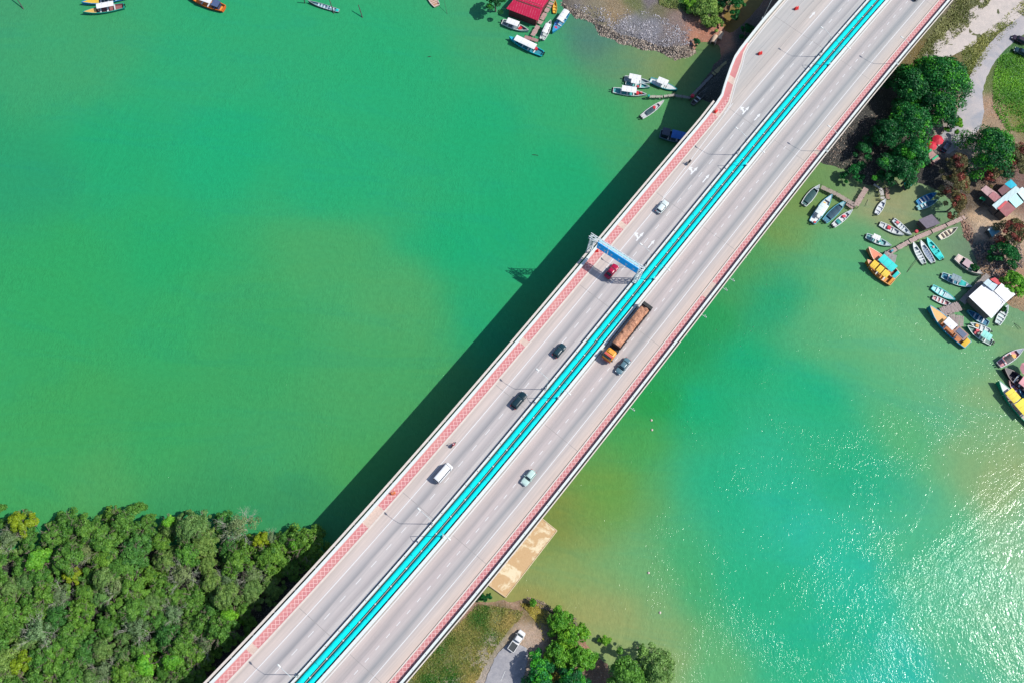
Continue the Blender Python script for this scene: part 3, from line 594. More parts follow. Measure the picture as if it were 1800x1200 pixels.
# worn manholes and stains on the deck
# ------------------------------------------------------------------ boats
FT = [(0, .74), (.12, .86), (.3, 1.0), (.5, 1.0), (.65, .9), (.78, .68), (.88, .42), (.95, .2), (1.0, .03)]
m_motor = M((35, 42, 48), .4, .1)
def boat(bow, stern, beam, hull, deck, label, gun=None, fb=.5, rise=.55, fore=None, thw=3, thc=None, canopy=None, cover=None, motor=1, name='skiff', cat='boat', cabin=None, group=None, foret=.78, z=.6, stripe=None):
    a, c_ = U(*bow, z), U(*stern, z); d = a-c_; L = d.length; rz = math.atan2(d.y, d.x); m = (a+c_)/2
    r = thing(name, label, cat, (m.x, m.y, 0), rz, group); X = lambda t: -L/2+L*t
    wf = lambda t: beam/2*float(np.interp(t, [q[0] for q in FT], [q[1] for q in FT])); zs = lambda t: fb+rise*max(0, t-.35)**2/.42
    ts = [0, .06, .15, .3, .45, .6, .7, .78, .85, .91, .96, 1.0]; gun = gun or (235, 240, 235)
    vs = []; fs = []; n = 5                                    # outer shell
    for t_ in ts:
        w_, s_ = wf(t_), zs(t_)
        vs += [(X(t_), w_, s_), (X(t_)-.02*L*t_*0, w_*.86, s_*.25-.05), (X(t_)-.05*t_*L*.5*(t_ > .9), 0, -.25), (X(t_), -w_*.86, s_*.25-.05), (X(t_), -w_, s_)]
    for i in range(len(ts)-1):
        for k in range(n-1): fs.append((i*n+k, (i+1)*n+k, (i+1)*n+k+1, i*n+k+1))
    fs.append((0, 1, 2, 3, 4)); build('hull', MB().add(vs, fs), M(hull, .4, .15, 1.5), r)
    mb = MB(); vs = []; fs = []; g_ = min(.13, beam*.07)
    for t_ in ts:
        w_, s_ = wf(t_), zs(t_)
        for s in (1, -1):
            wi = max(w_-g_, .0)
            vs += [(X(t_), s*(w_+.025), s_-.05), (X(t_), s*(w_+.025), s_+.05), (X(t_), s*wi, s_+.05), (X(t_), s*wi, s_-.05)]
    for i in range(len(ts)-1):
        for s in (0, 4):
            for k in range(4):
                k2 = (k+1) % 4; fs.append((i*8+s+k, (i+1)*8+s+k, (i+1)*8+s+k2, i*8+s+k2))
    mb.add(vs, fs); mb.box((X(0)+.06, 0, zs(0)-.05), (.14, wf(0)*2, .22)); build('gunwale', mb, M(gun, .5, .15, 2), r)
    vs = []; fs = []; zf = .22                                   # inner lining and floor
    for t_ in ts:
        wi = max(wf(t_)-g_, .0); s_ = zs(t_); vs += [(X(t_), wi, s_), (X(t_), wi*.88, zf), (X(t_), -wi*.88, zf), (X(t_), -wi, s_)]
    for i in range(len(ts)-1):
        for k in range(3): fs.append((i*4+k, i*4+k+1, (i+1)*4+k+1, (i+1)*4+k))
    build('deck', MB().add(vs, fs), M(tuple(min(255, v+15) for v in deck), .7, .22, 2.5), r)
    if fore:
        tt = [q for q in ts if q > foret]; tt = [foret]+tt; zf_ = lambda q: zs(q)-.03
        poly = [(X(q), max(wf(q)-.04, .01)) for q in tt]+[(X(q), -max(wf(q)-.04, .01)) for q in tt[::-1]]
        zz = [zf_(q) for q in tt]+[zf_(q) for q in tt[::-1]]
        build('foredeck', MB().prism(poly, [q-.06 for q in zz], zz), M(fore, .6, .25, 2), r)
    for k in range(thw):
        q = .14+(.58 if not fore else .52)*(k+.5)/thw; wi = wf(q)-g_*.8
        build('thwart', MB().box((X(q), 0, fb-.06), (.34+.1*(k % 2), wi*2, .07)), M(thc or (235, 238, 235), .6, .2, 3), r)
    if canopy:
        for cn in (canopy if isinstance(canopy, list) else [canopy]):
            t0, t1, cw, cc_, ch = cn[:5]; rings_ = []; w_ = beam/2*cw
            for q in np.linspace(t0, t1, 5):
                rings_.append([(X(q), w_*s, ch+.14*(1-s*s)) for s in np.linspace(-1, 1, 7)]+[(X(q), w_*s, ch-.05+.14*(1-s*s)) for s in np.linspace(1, -1, 7)])
            cp = build('canopy', MB().rings(rings_), M(cc_, .6, .12, 1.2), r)
            for q in (t0+.02, t1-.02):
                for s in (-1, 1): build('canopy_post', MB().tube([(X(q), s*w_*.92, .3), (X(q), s*w_*.92, ch)], .03, 5), m_steel, cp)
            if len(cn) > 5:
                mb = MB(); mb.box((X((t0+t1)/2), 0, ch+.17), (L*(t1-t0)*.72, w_*1.3, .05)); build('roof_panel', mb, M(cn[5], .35, .15), cp)
            else:
                mb = MB()
                for q in np.linspace(t0, t1, 4)[1:-1]: mb.box((X(q), 0, ch+.145), (.03, w_*1.5, .02))
                build('seam', mb, M(tuple(max(0, v-40) for v in cc_), .6), cp)
    if cover:
        for cvv in (cover if isinstance(cover, list) else [cover]):
            t0, t1, cc_ = cvv; rings_ = []
            for q in np.linspace(t0, t1, 8):
                w_ = wf(q)-.06; s_ = zs(q)+.03; wob = .05*math.sin(q*31)
                rings_.append([(X(q), w_*s, s_+.12*(1-s*s)+wob*(1-s*s)) for s in np.linspace(-1, 1, 7)]+[(X(q), w_*s, s_-.04) for s in np.linspace(1, -1, 7)])
            build('tarpaulin', MB().rings(rings_), M(cc_, .7, .3, 2.5), r)
    if cabin:
        t0, t1, cc_, ch = cabin; w_ = wf((t0+t1)/2)*.7
        cb = build('wheelhouse', MB().box((X((t0+t1)/2), 0, ch/2+.2), (L*(t1-t0), w_*2, ch)), M(cc_, .5, .15), r)
        build('window', MB().box((X((t0+t1)/2), 0, ch*.8+.1), (L*(t1-t0)+.03, w_*2+.03, ch*.28)), m_glass, cb)
        build('roof', MB().box((X((t0+t1)/2), 0, ch+.25), (L*(t1-t0)+.3, w_*2+.3, .08)), M(tuple(min(255, v+25) for v in cc_), .5), cb)
    for k in range(motor):
        y = 0 if motor == 1 else (-.3 if k else .3)
        mb = MB(); mb.rings([rrect(X(0)-.5, X(0)-.05, .15, fb+.1, .1, 2), rrect(X(0)-.52, X(0)-.03, .18, fb+.3, .1, 2), rrect(X(0)-.45, X(0)-.1, .13, fb+.45, .08, 2)])
        mb.box((X(0)-.28, 0, fb-.3), (.14, .1, .9)); mb.tube([(X(0)-.02, 0, fb+.25), (X(0)+.5, .06, fb+.35)], .03, 5)
        mb.v = [(v[0], v[1]+y, v[2]) for v in mb.v]; build('outboard_motor', mb, m_motor, r)
    return r
W_, TE, CY, GY = (250, 250, 248), (20, 150, 165), (0, 225, 215), (175, 185, 190)
def item(px, py, z, size, col_, name, lab, cat, rz=.5, shape='box'):
    p = U(px, py, z); r = MB()
    if shape == 'box':
        r.rings([rrect(-size[0]/2, size[0]/2, size[1]/2, 0, min(size)*.15, 2), rrect(-size[0]/2*.97, size[0]/2*.97, size[1]/2*.97, size[2], min(size)*.15, 2)])
        r.box((0, 0, size[2]+.01), (size[0]*.7, size[1]*.7, .03))
    else:
        r.tube([(0, 0, 0), (0, 0, size[2])], [size[0]/2, size[0]/2*.92], 14); r.tube([(0, 0, size[2]*.5), (0, 0, size[2]*.56)], size[0]/2*1.06, 14)
    o = build(name, r, M(col_, .5, .15, 2), None, False, (p.x, p.y, z), rz); return tag(o, lab, cat)
# upper left corner
boat((145, 7), (221, -6), 2.6, (25, 140, 200), (90, 120, 130), 'blue hulled boat with yellow foredeck, inner of the pair in the upper left corner', gun=(30, 160, 220), fore=(245, 200, 60), fb=.8, canopy=(.1, .5, .8, (230, 235, 235), 2.0), name='fishing_boat', foret=.62)
boat((147, 24), (218, 11), 2.4, (0, 140, 130), (150, 90, 90), 'green hulled boat with orange foredeck under a white canopy, outer of the upper left pair', gun=(0, 170, 150), fore=(240, 190, 100), fb=.8, canopy=(.2, .62, .72, W_, 2.4), name='fishing_boat', foret=.68)
boat((331, -6), (394, 16), 3.0, (235, 95, 40), (245, 150, 50), 'orange fishing boat with white wheelhouse roof at the top edge', gun=(240, 120, 30), fore=(245, 190, 60), fb=.9, canopy=(.3, .62, .7, W_, 2.4), cabin=(.12, .28, (60, 80, 120), 1.7), name='fishing_boat', motor=0)
boat((542, 3), (596, 19), 1.3, (90, 105, 110), (110, 160, 175), 'long narrow grey canoe with blue and white load and teal stern', gun=(170, 185, 185), thw=6, thc=(215, 230, 240), motor=0, cover=(.02, .1, CY), name='canoe')
boat((752, -14), (768, 10), 2.4, (170, 130, 110), (200, 150, 120), 'small brown and white raft like boat under the top edge', gun=(240, 225, 215), motor=0, thw=5, thc=(225, 190, 170), name='work_boat')
for a_, b_, lab in (((22, -14), (41, 16), 'leaning mooring pole in the extreme upper left'), ((579, 0), (587, 24), 'leaning mooring pole crossing the long grey canoe'), ((630, 9), (637, 31), 'leaning mooring pole standing alone in open water'), ((780, -4), (786, 25), 'thin leaning bamboo pole near the red roof'), ((533, -6), (536, 6), 'short mooring pole left of the long canoe')):
    p = U(*b_, 0); q = U(*a_, 2.6); o = build('mooring_pole', MB().tube([p-(q-p)*.3, q], [.17, .11] if b_[0] != 786 else [.05, .03], 8), M((85, 95, 85), .9, .4, 3), None); tag(o, lab, 'pole', 'mooring poles')
for px, py, L_, a_, lab in ((755, 100, 1.0, .3, 'short dark stick floating in open green water'), (941, 273, 1.7, .0, 'thin dark driftwood floating left of the bridge shadow')):
    p = U(px, py, .05); o = build('driftwood', MB().tube([(-L_/2, 0, 0), (0, .05, .02), (L_/2, 0, 0)], [.07, .1, .05], 6), m_dark, None, False, p, a_); tag(o, lab, 'driftwood')
# red roofed jetty
boat((929, 55), (883, 38), 2.3, (210, 225, 225), (120, 140, 145), 'white boat with white canopy moored in front of the red roof', canopy=(.18, .62, .8, W_, 2.0), fb=.6)
boat((895, 67), (954, 95), 2.5, (0, 170, 190), (20, 130, 150), 'bright cyan tour boat with long white canopy at the pier end', gun=(0, 200, 215), canopy=(.22, .82, .78, W_, 2.1), motor=2, fore=(0, 195, 215), fb=.7, name='tour_boat')
boat((968, 37), (953, 69), 2.0, (240, 245, 240), (190, 200, 195), 'narrow white boat with white canopy right of the pink jetty', canopy=(.2, .68, .72, W_, 1.9))
boat((971, 58), (997, 22), 2.3, (20, 150, 200), (90, 150, 190), 'blue boat with white canopy between jetty and rubble shore', gun=(40, 170, 215), canopy=(.05, .55, .8, W_, 2.0), motor=0, fore=(60, 160, 215))
boat((976, 3), (975, 23), 1.2, (240, 160, 30), (250, 185, 60), 'small yellow orange dinghy beside the pink jetty', gun=(245, 175, 40), motor=0, thw=2, thc=(250, 190, 70), name='dinghy')
boat((1063, 21), (1030, 8), 2.2, (235, 245, 240), (230, 235, 235), 'white speedboat pulled up on the rubble bank', gun=(225, 240, 235), fore=(245, 248, 245), z=1.2, thw=1, motor=0, name='speedboat', foret=.55, cover=(.1, .35, (110, 125, 135)))
# middle cluster
boat((1143, 146), (1098, 137), 2.0, (225, 235, 235), (150, 175, 180), 'white skiff with white canopy, rearmost of the three rafted boats', canopy=(.15, .6, .85, W_, 1.9))
boat((1142, 154), (1100, 145), 1.7, (60, 190, 190), (90, 180, 180), 'turquoise skiff with small white canopy, middle of the three rafted boats', canopy=(.2, .52, .85, W_, 1.9), gun=(220, 235, 235))
boat((1136, 167), (1078, 158), 2.2, (235, 240, 240), (60, 165, 165), 'white edged boat with wide white canopy, foremost of the three rafted boats', canopy=(.24, .68, .85, W_, 2.0), motor=2)
boat((1190, 159), (1143, 140), 2.3, (20, 165, 170), (225, 235, 235), 'teal edged boat with white deck and white canopy by the crooked jetty', canopy=(.25, .62, .85, W_, 2.0), gun=(30, 180, 185), motor=0, fore=W_, foret=.62)
boat((1167, 178), (1128, 206), 1.8, (235, 240, 238), (200, 205, 205), 'white skiff with dark awning lying below the crooked jetty', cover=(.22, .55, (50, 85, 95)), motor=2, fore=(240, 225, 220))
boat((1243, 157), (1217, 183), 1.5, (80, 85, 85), (60, 62, 62), 'old dark skiff lying in the bridge shadow on the mud', motor=0, gun=(120, 125, 120))
boat((1212, 248), (1160, 236), 3.2, (60, 105, 120), (70, 100, 115), 'large fishing boat with blue awning in the shadow of the bridge', gun=(110, 150, 160), canopy=[(.36, .82, .8, (20, 120, 215), 2.2)], cabin=(.06, .28, (30, 50, 75), 2.2), fb=1.0, motor=0, name='fishing_boat', thw=2)
# right bank
boat((1440, 326), (1413, 360), 2.2, (200, 215, 215), (60, 110, 110), 'grey white skiff with dark green cover next to the bridge edge', cover=(.15, .68, (20, 85, 88)), fore=(190, 205, 210))
boat((1462, 343), (1428, 391), 2.5, (110, 200, 225), (235, 240, 245), 'light blue and white boat with panelled white canopy', canopy=(.22, .58, .86, (240, 255, 252), 1.9), motor=2, fore=(225, 235, 240), gun=(90, 190, 215))
boat((1486, 354), (1450, 389), 2.2, (60, 160, 185), (60, 130, 155), 'pale blue skiff covered by a deep blue tarpaulin', cover=(.2, .72, (15, 75, 100)), gun=(90, 185, 200), fore=(170, 215, 215), motor=2)
boat((1498, 370), (1465, 397), 1.7, (235, 240, 238), (220, 225, 225), 'white skiff with teal and red gear at the corner of the plank pier', cover=(.2, .33, (30, 165, 160)), motor=2, fore=(205, 220, 225))
boat((1556, 351), (1541, 376), 1.6, (240, 244, 242), (215, 220, 228), 'small white skiff alone below the broken planks', thw=2, fore=(240, 242, 240))
boat((1588, 414), (1547, 393), 1.8, (235, 238, 235), (200, 205, 205), 'white skiff with red bundle, lower of the two above the long jetty', fore=(225, 230, 230))
boat((1601, 414), (1571, 386), 1.7, (235, 240, 240), (190, 205, 212), 'white skiff with pale pink seat, upper of the two above the long jetty', fore=(220, 230, 235), thw=4)
boat((1566, 433), (1523, 414), 2.0, (150, 200, 200), (120, 185, 185), 'teal and white skiff with small square white awning', canopy=(.2, .48, .75, W_, 1.8), gun=(210, 230, 230), fore=(215, 230, 235))
boat((1523, 438), (1577, 487), 3.2, (235, 150, 100), (180, 90, 70), 'fishing boat with orange foredeck and long turquoise awning', gun=(240, 200, 170), fore=(240, 130, 85), foret=.62, canopy=[(.18, .62, .8, CY, 2.4)], fb=1.0, rise=1.0, motor=0, thw=2, name='fishing_boat', cover=(.02, .1, CY))
boat((1521, 460), (1568, 498), 3.0, (235, 130, 40), (230, 150, 60), 'yellow fishing boat with three yellow awnings', gun=(245, 175, 90), fore=(225, 150, 130), foret=.84, canopy=[(.66, .84, .74, (255, 210, 40), 2.2), (.46, .62, .7, (255, 215, 50), 2.2), (.24, .43, .68, (255, 215, 60), 2.2)], fb=1.0, rise=.9, motor=0, thw=2, name='fishing_boat', cover=(.03, .1, (245, 160, 40)))
boat((1604, 427), (1625, 463), 1.7, (225, 232, 232), (170, 185, 185), 'white skiff with cluttered deck, leftmost of three beside the jetty', fore=(235, 240, 240), motor=1, thw=4)
boat((1617, 424), (1641, 461), 1.8, (225, 232, 235), (160, 175, 190), 'white skiff with grey blue thwarts, between the cluttered skiff and the cyan boat', fore=(230, 235, 238), thw=5, thc=(130, 150, 175))
boat((1628, 419), (1656, 455), 2.0, (0, 225, 215), (0, 205, 200), 'bright cyan boat moored right of two white skiffs', gun=(0, 235, 225), fore=(0, 225, 215), thc=(0, 215, 210), cover=(.05, .28, (0, 235, 228)))
boat((1682, 401), (1652, 418), 1.8, (235, 228, 205), (235, 225, 195), 'cream flat skiff aground near the sandy mound', gun=(240, 235, 220), thw=3, thc=(120, 95, 85), motor=0)
boat((1645, 340), (1613, 357), 1.9, (0, 130, 190), (20, 110, 180), 'blue boat half hidden under the reddish tree', gun=(0, 170, 210), fore=(20, 120, 190), motor=0)
boat((1647, 353), (1613, 366), 1.7, (60, 160, 165), (130, 190, 195), 'teal skiff with white seats next to the blue boat', gun=(150, 205, 210), cover=(.55, .8, (30, 110, 140)))
boat((1723, 484), (1680, 452), 2.6, (235, 225, 210), (25, 95, 85), 'cream edged wooden boat with dark green deck on the mud', gun=(245, 230, 220), fb=.9, rise=.7, fore=(225, 215, 200), foret=.84, motor=0, thw=1, name='fishing_boat', cabin=(.3, .52, (175, 145, 150), 1.2), cover=(.02, .2, (240, 215, 200)))
boat((1707, 505), (1656, 483), 2.2, (60, 160, 170), (20, 120, 150), 'teal boat with grey awning and turquoise hatch', canopy=(.25, .56, .8, (135, 160, 168), 1.9), cover=(.6, .8, (20, 205, 195)), gun=(190, 225, 225), fore=(225, 235, 240), foret=.82)
boat((1678, 528), (1639, 504), 2.0, (60, 215, 210), (170, 235, 232), 'aqua skiff with white centre deck', gun=(80, 225, 220), fore=(210, 240, 240), thc=(220, 245, 245), foret=.6)
boat((1675, 538), (1640, 522), 1.5, (235, 235, 235), (215, 150, 150), 'white skiff with red seat pads beside the plank platform', fore=(245, 245, 242))
boat((1629, 541), (1700, 607), 3.6, (20, 140, 165), (200, 120, 60), 'largest fishing boat, blue bow, orange foredeck and solar panelled roof', gun=(0, 160, 200), fore=(245, 180, 90), foret=.62, canopy=[(.4, .62, .62, W_, 2.6), (.13, .38, .66, (170, 130, 115), 2.7, (65, 90, 125))], fb=1.1, rise=1.2, motor=0, thw=2, name='fishing_boat', cover=(.01, .1, (250, 200, 30)))
boat((1699, 546), (1738, 569), 2.0, (60, 150, 170), (30, 110, 150), 'steel blue skiff with white seats under the white roof edge', gun=(90, 165, 185), thc=(215, 225, 235), motor=0)
boat((1704, 568), (1741, 582), 1.7, (215, 230, 228), (200, 215, 215), 'white skiff with yellow bundle rafted to the aqua canopied boat', gun=(225, 235, 232))
boat((1699, 573), (1744, 602), 2.4, (0, 160, 130), (120, 150, 140), 'green hulled boat with aqua canopy and red drums', gun=(220, 235, 225), canopy=(.16, .5, .8, (150, 235, 220), 2.0), motor=2)
boat((1771, 537), (1754, 569), 2.0, (225, 238, 235), (200, 220, 218), 'white skiff beside the right corner of the white roof', gun=(235, 245, 242), fore=(200, 220, 225))
boat((1798, 613), (1756, 641), 2.3, (200, 190, 195), (225, 150, 155), 'pink decked boat with black awning by the right edge', gun=(225, 225, 228), canopy=(.14, .42, .8, (28, 26, 32), 1.9), motor=2, fore=(170, 180, 195))
boat((1762, 648), (1815, 690), 3.2, (45, 35, 50), (50, 40, 55), 'dark weathered trawler with pink tarpaulin at the right edge', gun=(95, 60, 70), fb=1.1, fore=(70, 60, 65), motor=0, name='fishing_boat', canopy=[(.1, .5, .8, (235, 160, 165), 2.2)])
boat((1773, 667), (1793, 693), 1.7, (215, 130, 130), (225, 160, 165), 'small pink skiff squeezed beside the yellow roofed boat', gun=(235, 170, 165), motor=0, thw=2, thc=(190, 170, 210))
boat((1751, 671), (1818, 748), 3.2, (0, 160, 120), (190, 170, 160), 'green fishing boat with bright yellow roof panels', gun=(20, 175, 140), fore=(245, 235, 235), foret=.7, canopy=[(.54, .77, .8, (255, 225, 40), 2.3), (.2, .52, .95, (255, 232, 20), 2.5)], fb=1.0, rise=1.0, motor=0, thw=2, name='fishing_boat')
boat((1790, 684), (1826, 712), 2.2, (20, 130, 190), (40, 130, 180), 'blue boat cut by the right edge above the yellow roof', gun=(60, 165, 205), canopy=(.2, .75, .8, (40, 150, 205), 1.9), motor=0)
RED = (225, 45, 60)
for px, py, s, c_, n_, lab, cat, sh in [
 (914, 51, (1.1, .8, .4), RED, 'fuel_tank', 'red fuel tank on the white boat in front of the red roof', 'tank', 'box'),
 (942, 87, (.9, .9, .5), RED, 'fuel_tank', 'red tank at the stern of the cyan tour boat', 'tank', 'box'),
 (977, 50, (.9, .7, .3), (225, 60, 110), 'crate', 'pinkish red crate on the bow of the blue boat', 'crate', 'box'),
 (977, 42, (.8, .8, .3), (90, 150, 230), 'crate', 'light blue crate on the blue boat behind the pinkish crate', 'crate', 'box'),
 (1121, 153, (.7, .6, .3), RED, 'fuel_tank', 'red tank on the turquoise middle skiff', 'tank', 'box'),
 (1120, 165, (1.1, .9, .5), RED, 'drum', 'large red drum on the foremost rafted boat', 'drum', 'cyl'),
 (1127, 164, (.8, .7, .4), (215, 60, 60), 'drum', 'smaller red drum toward the bow of the foremost rafted boat', 'drum', 'cyl'),
 (1150, 190, (.9, .7, .35), RED, 'fuel_tank', 'red tank on the white skiff below the crooked jetty', 'tank', 'box'),
 (1217, 170, (1.0, .8, .6), (230, 30, 70), 'drum', 'crimson drum at the bend of the crooked jetty', 'drum', 'cyl'),
 (1448, 359, (1.0, .7, .35), (250, 190, 50), 'crate', 'yellow crate on the panelled white canopy boat', 'crate', 'box'),
 (1431, 392, (.7, .7, .5), (220, 60, 60), 'buoy', 'red round float behind the panelled canopy boat', 'buoy', 'cyl'),
 (1483, 381, (.9, .7, .35), (235, 70, 95), 'fuel_tank', 'coral red tank on the skiff with teal gear', 'tank', 'box'),
 (1562, 401, (1.0, .9, .35), (225, 25, 60), 'net_bundle', 'crimson net bundle on the lower of two white skiffs', 'net', 'box'),
 (1577, 392, (.8, .7, .3), (240, 110, 115), 'fuel_tank', 'coral pink tank on the upper of two white skiffs', 'tank', 'box'),
 (1545, 424, (.8, .9, .4), (20, 175, 170), 'crate', 'teal crate on the skiff with square awning', 'crate', 'box'),
 (1535, 449, (.7, .7, .3), (240, 90, 60), 'net_bundle', 'orange net coil on the orange foredeck', 'net', 'cyl'),
 (1640, 435, (.6, .5, .3), (235, 190, 180), 'crate', 'pale pink crate on the bright cyan boat', 'crate', 'box'),
 (1717, 582, (1.0, .8, .5), (235, 60, 80), 'drum', 'red drum on the aqua canopied boat, upper of two', 'drum', 'cyl'),
 (1714, 586, (.9, .8, .4), (215, 50, 70), 'drum', 'darker red drum on the aqua canopied boat, lower of two', 'drum', 'cyl'),
 (1717, 573, (.8, .8, .3), (245, 175, 60), 'net_bundle', 'yellow net bundle on the rafted white skiff', 'net', 'box'),
 (1645, 561, (1.1, .9, .25), (215, 60, 40), 'net_bundle', 'red rope coil on the orange foredeck of the largest boat', 'rope', 'cyl'),
 (1781, 626, (1.1, 1.0, .35), (250, 185, 60), 'crate', 'yellow orange crate on the pink decked boat', 'crate', 'box'),
 (1610, 408, (.9, .8, .6), (225, 50, 70), 'drum', 'red drum standing beside the long jetty', 'drum', 'cyl'),
 (1567, 442, (.8, .5, .5), (30, 160, 185), 'crate', 'turquoise crate near the end of the long jetty', 'crate', 'box'),
 (1140, 170, (.6, .6, .5), (30, 175, 160), 'crate', 'teal crate at the tip of the crooked jetty', 'crate', 'box')]:
    zz = {'net_bundle': .9 if px in (1535, 1645) else .4}.get(n_, .4)
    if px in (1610, 1567, 1140, 1217): zz = 1.15
    if px == 1431: zz = 0
    item(px, py, zz, s, c_, n_, lab, cat, random.uniform(0, 3), sh)
for px, py, lab in ((1140, 1006, 'small red and white buoy, upper one off the sandy shore'), (1160, 1076, 'small red and white buoy, lower one off the sandy shore'), (1145, 738, 'tiny white float beside the bridge parapet, upper of two'), (1146, 755, 'tiny white float beside the bridge parapet, lower of two')):
    p = U(px, py, 0); r = thing('buoy', lab, 'buoy', p, 0, 'small floats on the water')
    build('float', MB().tube([(0, 0, -.1), (0, 0, .12), (0, 0, .3)], [.12, .28, .08], 10), M((245, 225, 215), .5), r); build('band', MB().tube([(0, 0, .02), (0, 0, .1)], .29, 10), M((215, 70, 60), .5), r)
# ------------------------------------------------------------------ jetties
def planks(name, pts, wd, col_, lab, z=1.0, n=None, cat='jetty'):
    """pts pixel path; boards laid crosswise, posts into the water"""
    W = [U(x, y, z) for x, y in pts]; r = thing(name, lab, cat, (W[0].x, W[0].y, 0)); o = W[0]
    mb = MB(); posts = MB(); rr = random.Random(len(lab))
    for a, c_ in zip(W, W[1:]):
        d = c_-a; L = d.length; rz = math.atan2(d.y, d.x); k = max(1, int(L/.32))
        for i in range(k):
            if rr.random() < .05: continue
            p = a+d*(i+.5)/k-o; mb.box((p.x, p.y, z-.03+rr.uniform(-.012, .012)), (.27, wd*rr.uniform(.9, 1.12), .05), rz+rr.uniform(-.05, .05))
        for i in range(max(2, int(L/3))+1):
            p = a+d*i/max(2, int(L/3))-o; s = Vector((-d.y, d.x, 0)).normalized()*wd*.5
            for q in (p+s, p-s): posts.tube([(q.x, q.y, -1), (q.x, q.y, z+rr.uniform(-.05, .5))], .08, 6)
        for s_ in (-1, 1):
            s = Vector((-d.y, d.x, 0)).normalized()*wd*.4*s_; posts.tube([a-o+s+Vector((0, 0, -.14)), c_-o+s+Vector((0, 0, -.14))], .06, 5)
    build('plank_deck', mb, M(tuple(min(255, v*.65+70) for v in col_), .9, .35, 2.5), r); build('timber_frame', posts, M((105, 95, 88), .9, .4, 2), r); return r
planks('jetty', [(972, 0), (936, 63)], 1.25, (225, 165, 155), 'straight pink planked jetty beside the red roof')
planks('jetty', [(922, 65), (946, 72)], 1.1, (205, 110, 115), 'reddish landing stage across the end of the pink jetty')
planks('jetty', [(1141, 170), (1163, 170), (1186, 167)], .75, (210, 195, 175), 'sunlit tip of the crooked jetty among the rafted boats')
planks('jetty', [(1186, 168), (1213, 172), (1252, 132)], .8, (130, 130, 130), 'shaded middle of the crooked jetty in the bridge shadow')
planks('jetty', [(1252, 132), (1281, 107)], 1.1, (205, 190, 110), 'yellowish end ramp of the crooked jetty beside the bridge')
planks('jetty', [(1442, 328), (1470, 341), (1505, 362)], 1.2, (185, 155, 140), 'plank pier with four skiffs moored along it', 1.1)
planks('jetty', [(1523, 331), (1505, 361)], 1.4, (215, 170, 155), 'short plank pier joining the mooring pier to the bank', 1.1)
planks('jetty', [(1488, 358), (1500, 366)], 1.0, (215, 165, 155), 'small pinkish landing step at the pier corner', .9)
planks('jetty', [(1698, 381), (1660, 398), (1612, 418), (1560, 446)], 1.15, (225, 180, 165), 'long sloping jetty from the sandy yard to the yellow boat', 1.1)
planks('jetty', [(1554, 449), (1575, 456)], 2.6, (175, 160, 155), 'wide grey landing stage at the end of the long jetty', 1.1)
planks('jetty', [(1738, 484), (1709, 513), (1690, 533)], 1.7, (175, 160, 150), 'walkway along the white roofed house', 1.1)
planks('jetty', [(1655, 549), (1690, 537)], 2.4, (190, 160, 150), 'upper half of the square plank platform beside the largest boat', 1.2)
planks('jetty', [(1668, 561), (1694, 565)], 3.0, (185, 158, 148), 'lower half of the square plank platform beside the largest boat', 1.16)
planks('jetty', [(1549, 334), (1552, 350)], 1.1, (240, 232, 222), 'white board stage above the lone skiff', 1.1)
planks('jetty', [(1536, 324), (1551, 334)], .6, (245, 240, 235), 'white broken plank leading down to the board stage', 1.25)
planks('jetty', [(1559, 330), (1561, 350)], 1.0, (200, 140, 110), 'brown raft of timber beside the white board stage', .5)
rr = random.Random(5)
for k, (a_, b_, lab) in enumerate([((1625, 470), (1602, 474), 'thin pole'), ((1594, 479), (1614, 455), 'slanting bamboo pole in the water below the cluttered skiff'), ((1526, 351), (1524, 362), 'pale upright stake in shallow water near the lone skiff'), ((1783, 568), (1795, 578), 'bent stick rising from shallow water right of the white roof')]):
    if k == 0: continue
    p = U(*a_, .05); q = U(*b_, .5); tag(build('stake', MB().tube([p, (p+q)/2+Vector((0, 0, .1)), q], .06, 6), M((190, 190, 160) if k == 2 else (95, 95, 80), .9), None), lab, 'pole')
# ------------------------------------------------------------------ buildings
def roofhouse(name, lab, sheets, wallc, cat='house', base=1.0, wallz=None):
    """sheets: list of (pixel quad, heights, colour, rust)"""
    o = U(*sheets[0][0][0], 3); r = thing(name, lab, cat, (o.x, o.y, 0)); wp = []
    for k, (quad, hs, c_, ru) in enumerate(sheets):
        Q = [U(x, y, h_)-Vector((o.x, o.y, 0)) for (x, y), h_ in zip(quad, hs)]
        cx = sum((q for q in Q), Vector())/len(Q)
        mb = MB(); mb.prism([(q.x, q.y) for q in Q], [h_-.06 for h_ in hs], list(hs))
        sh = build('roof_sheet' if len(sheets) > 2 else 'roof', mb, c_ if not isinstance(c_, tuple) else corr(c_, ru), r)
        wq = [cx+(q-cx)*.86 for q in Q]; lo = min(hs)-.1
        mb = MB(); mb.prism([(q.x, q.y) for q in wq], base, [h_-.08-.005*k for h_ in hs]); build('wall', mb, M(wallc, .9, .35, 1), r)
    return r
m_redroof, t, b = newmat('red_metal_roof'); g = N(t, 'ShaderNodeTexCoord'); sep = N(t, 'ShaderNodeSeparateXYZ')
rotn = N(t, 'ShaderNodeMapping'); rotn.inputs['Rotation'].default_value = (0, 0, math.radians(12)); t.links.new(g.outputs['Object'], rotn.inputs[0]); t.links.new(rotn.outputs[0], sep.inputs[0])
ln = math_(t, 'GREATER_THAN', math_(t, 'PINGPONG', sep.outputs[0], .36), .315); nz = noise(t, g.outputs['Object'], 1.2, 5, .7)
ln = math_(t, 'MULTIPLY', ln, ramp(t, nz, [(.4, 0), (.6, .8)]))
c = mix(t, ln, mix(t, nz, A(195, 8, 62), A(222, 20, 80)), A(240, 130, 150)); t.links.new(c, b.inputs['Base Color']); setv(b, Roughness=.5); bump(t, b, ln, .4, .04)
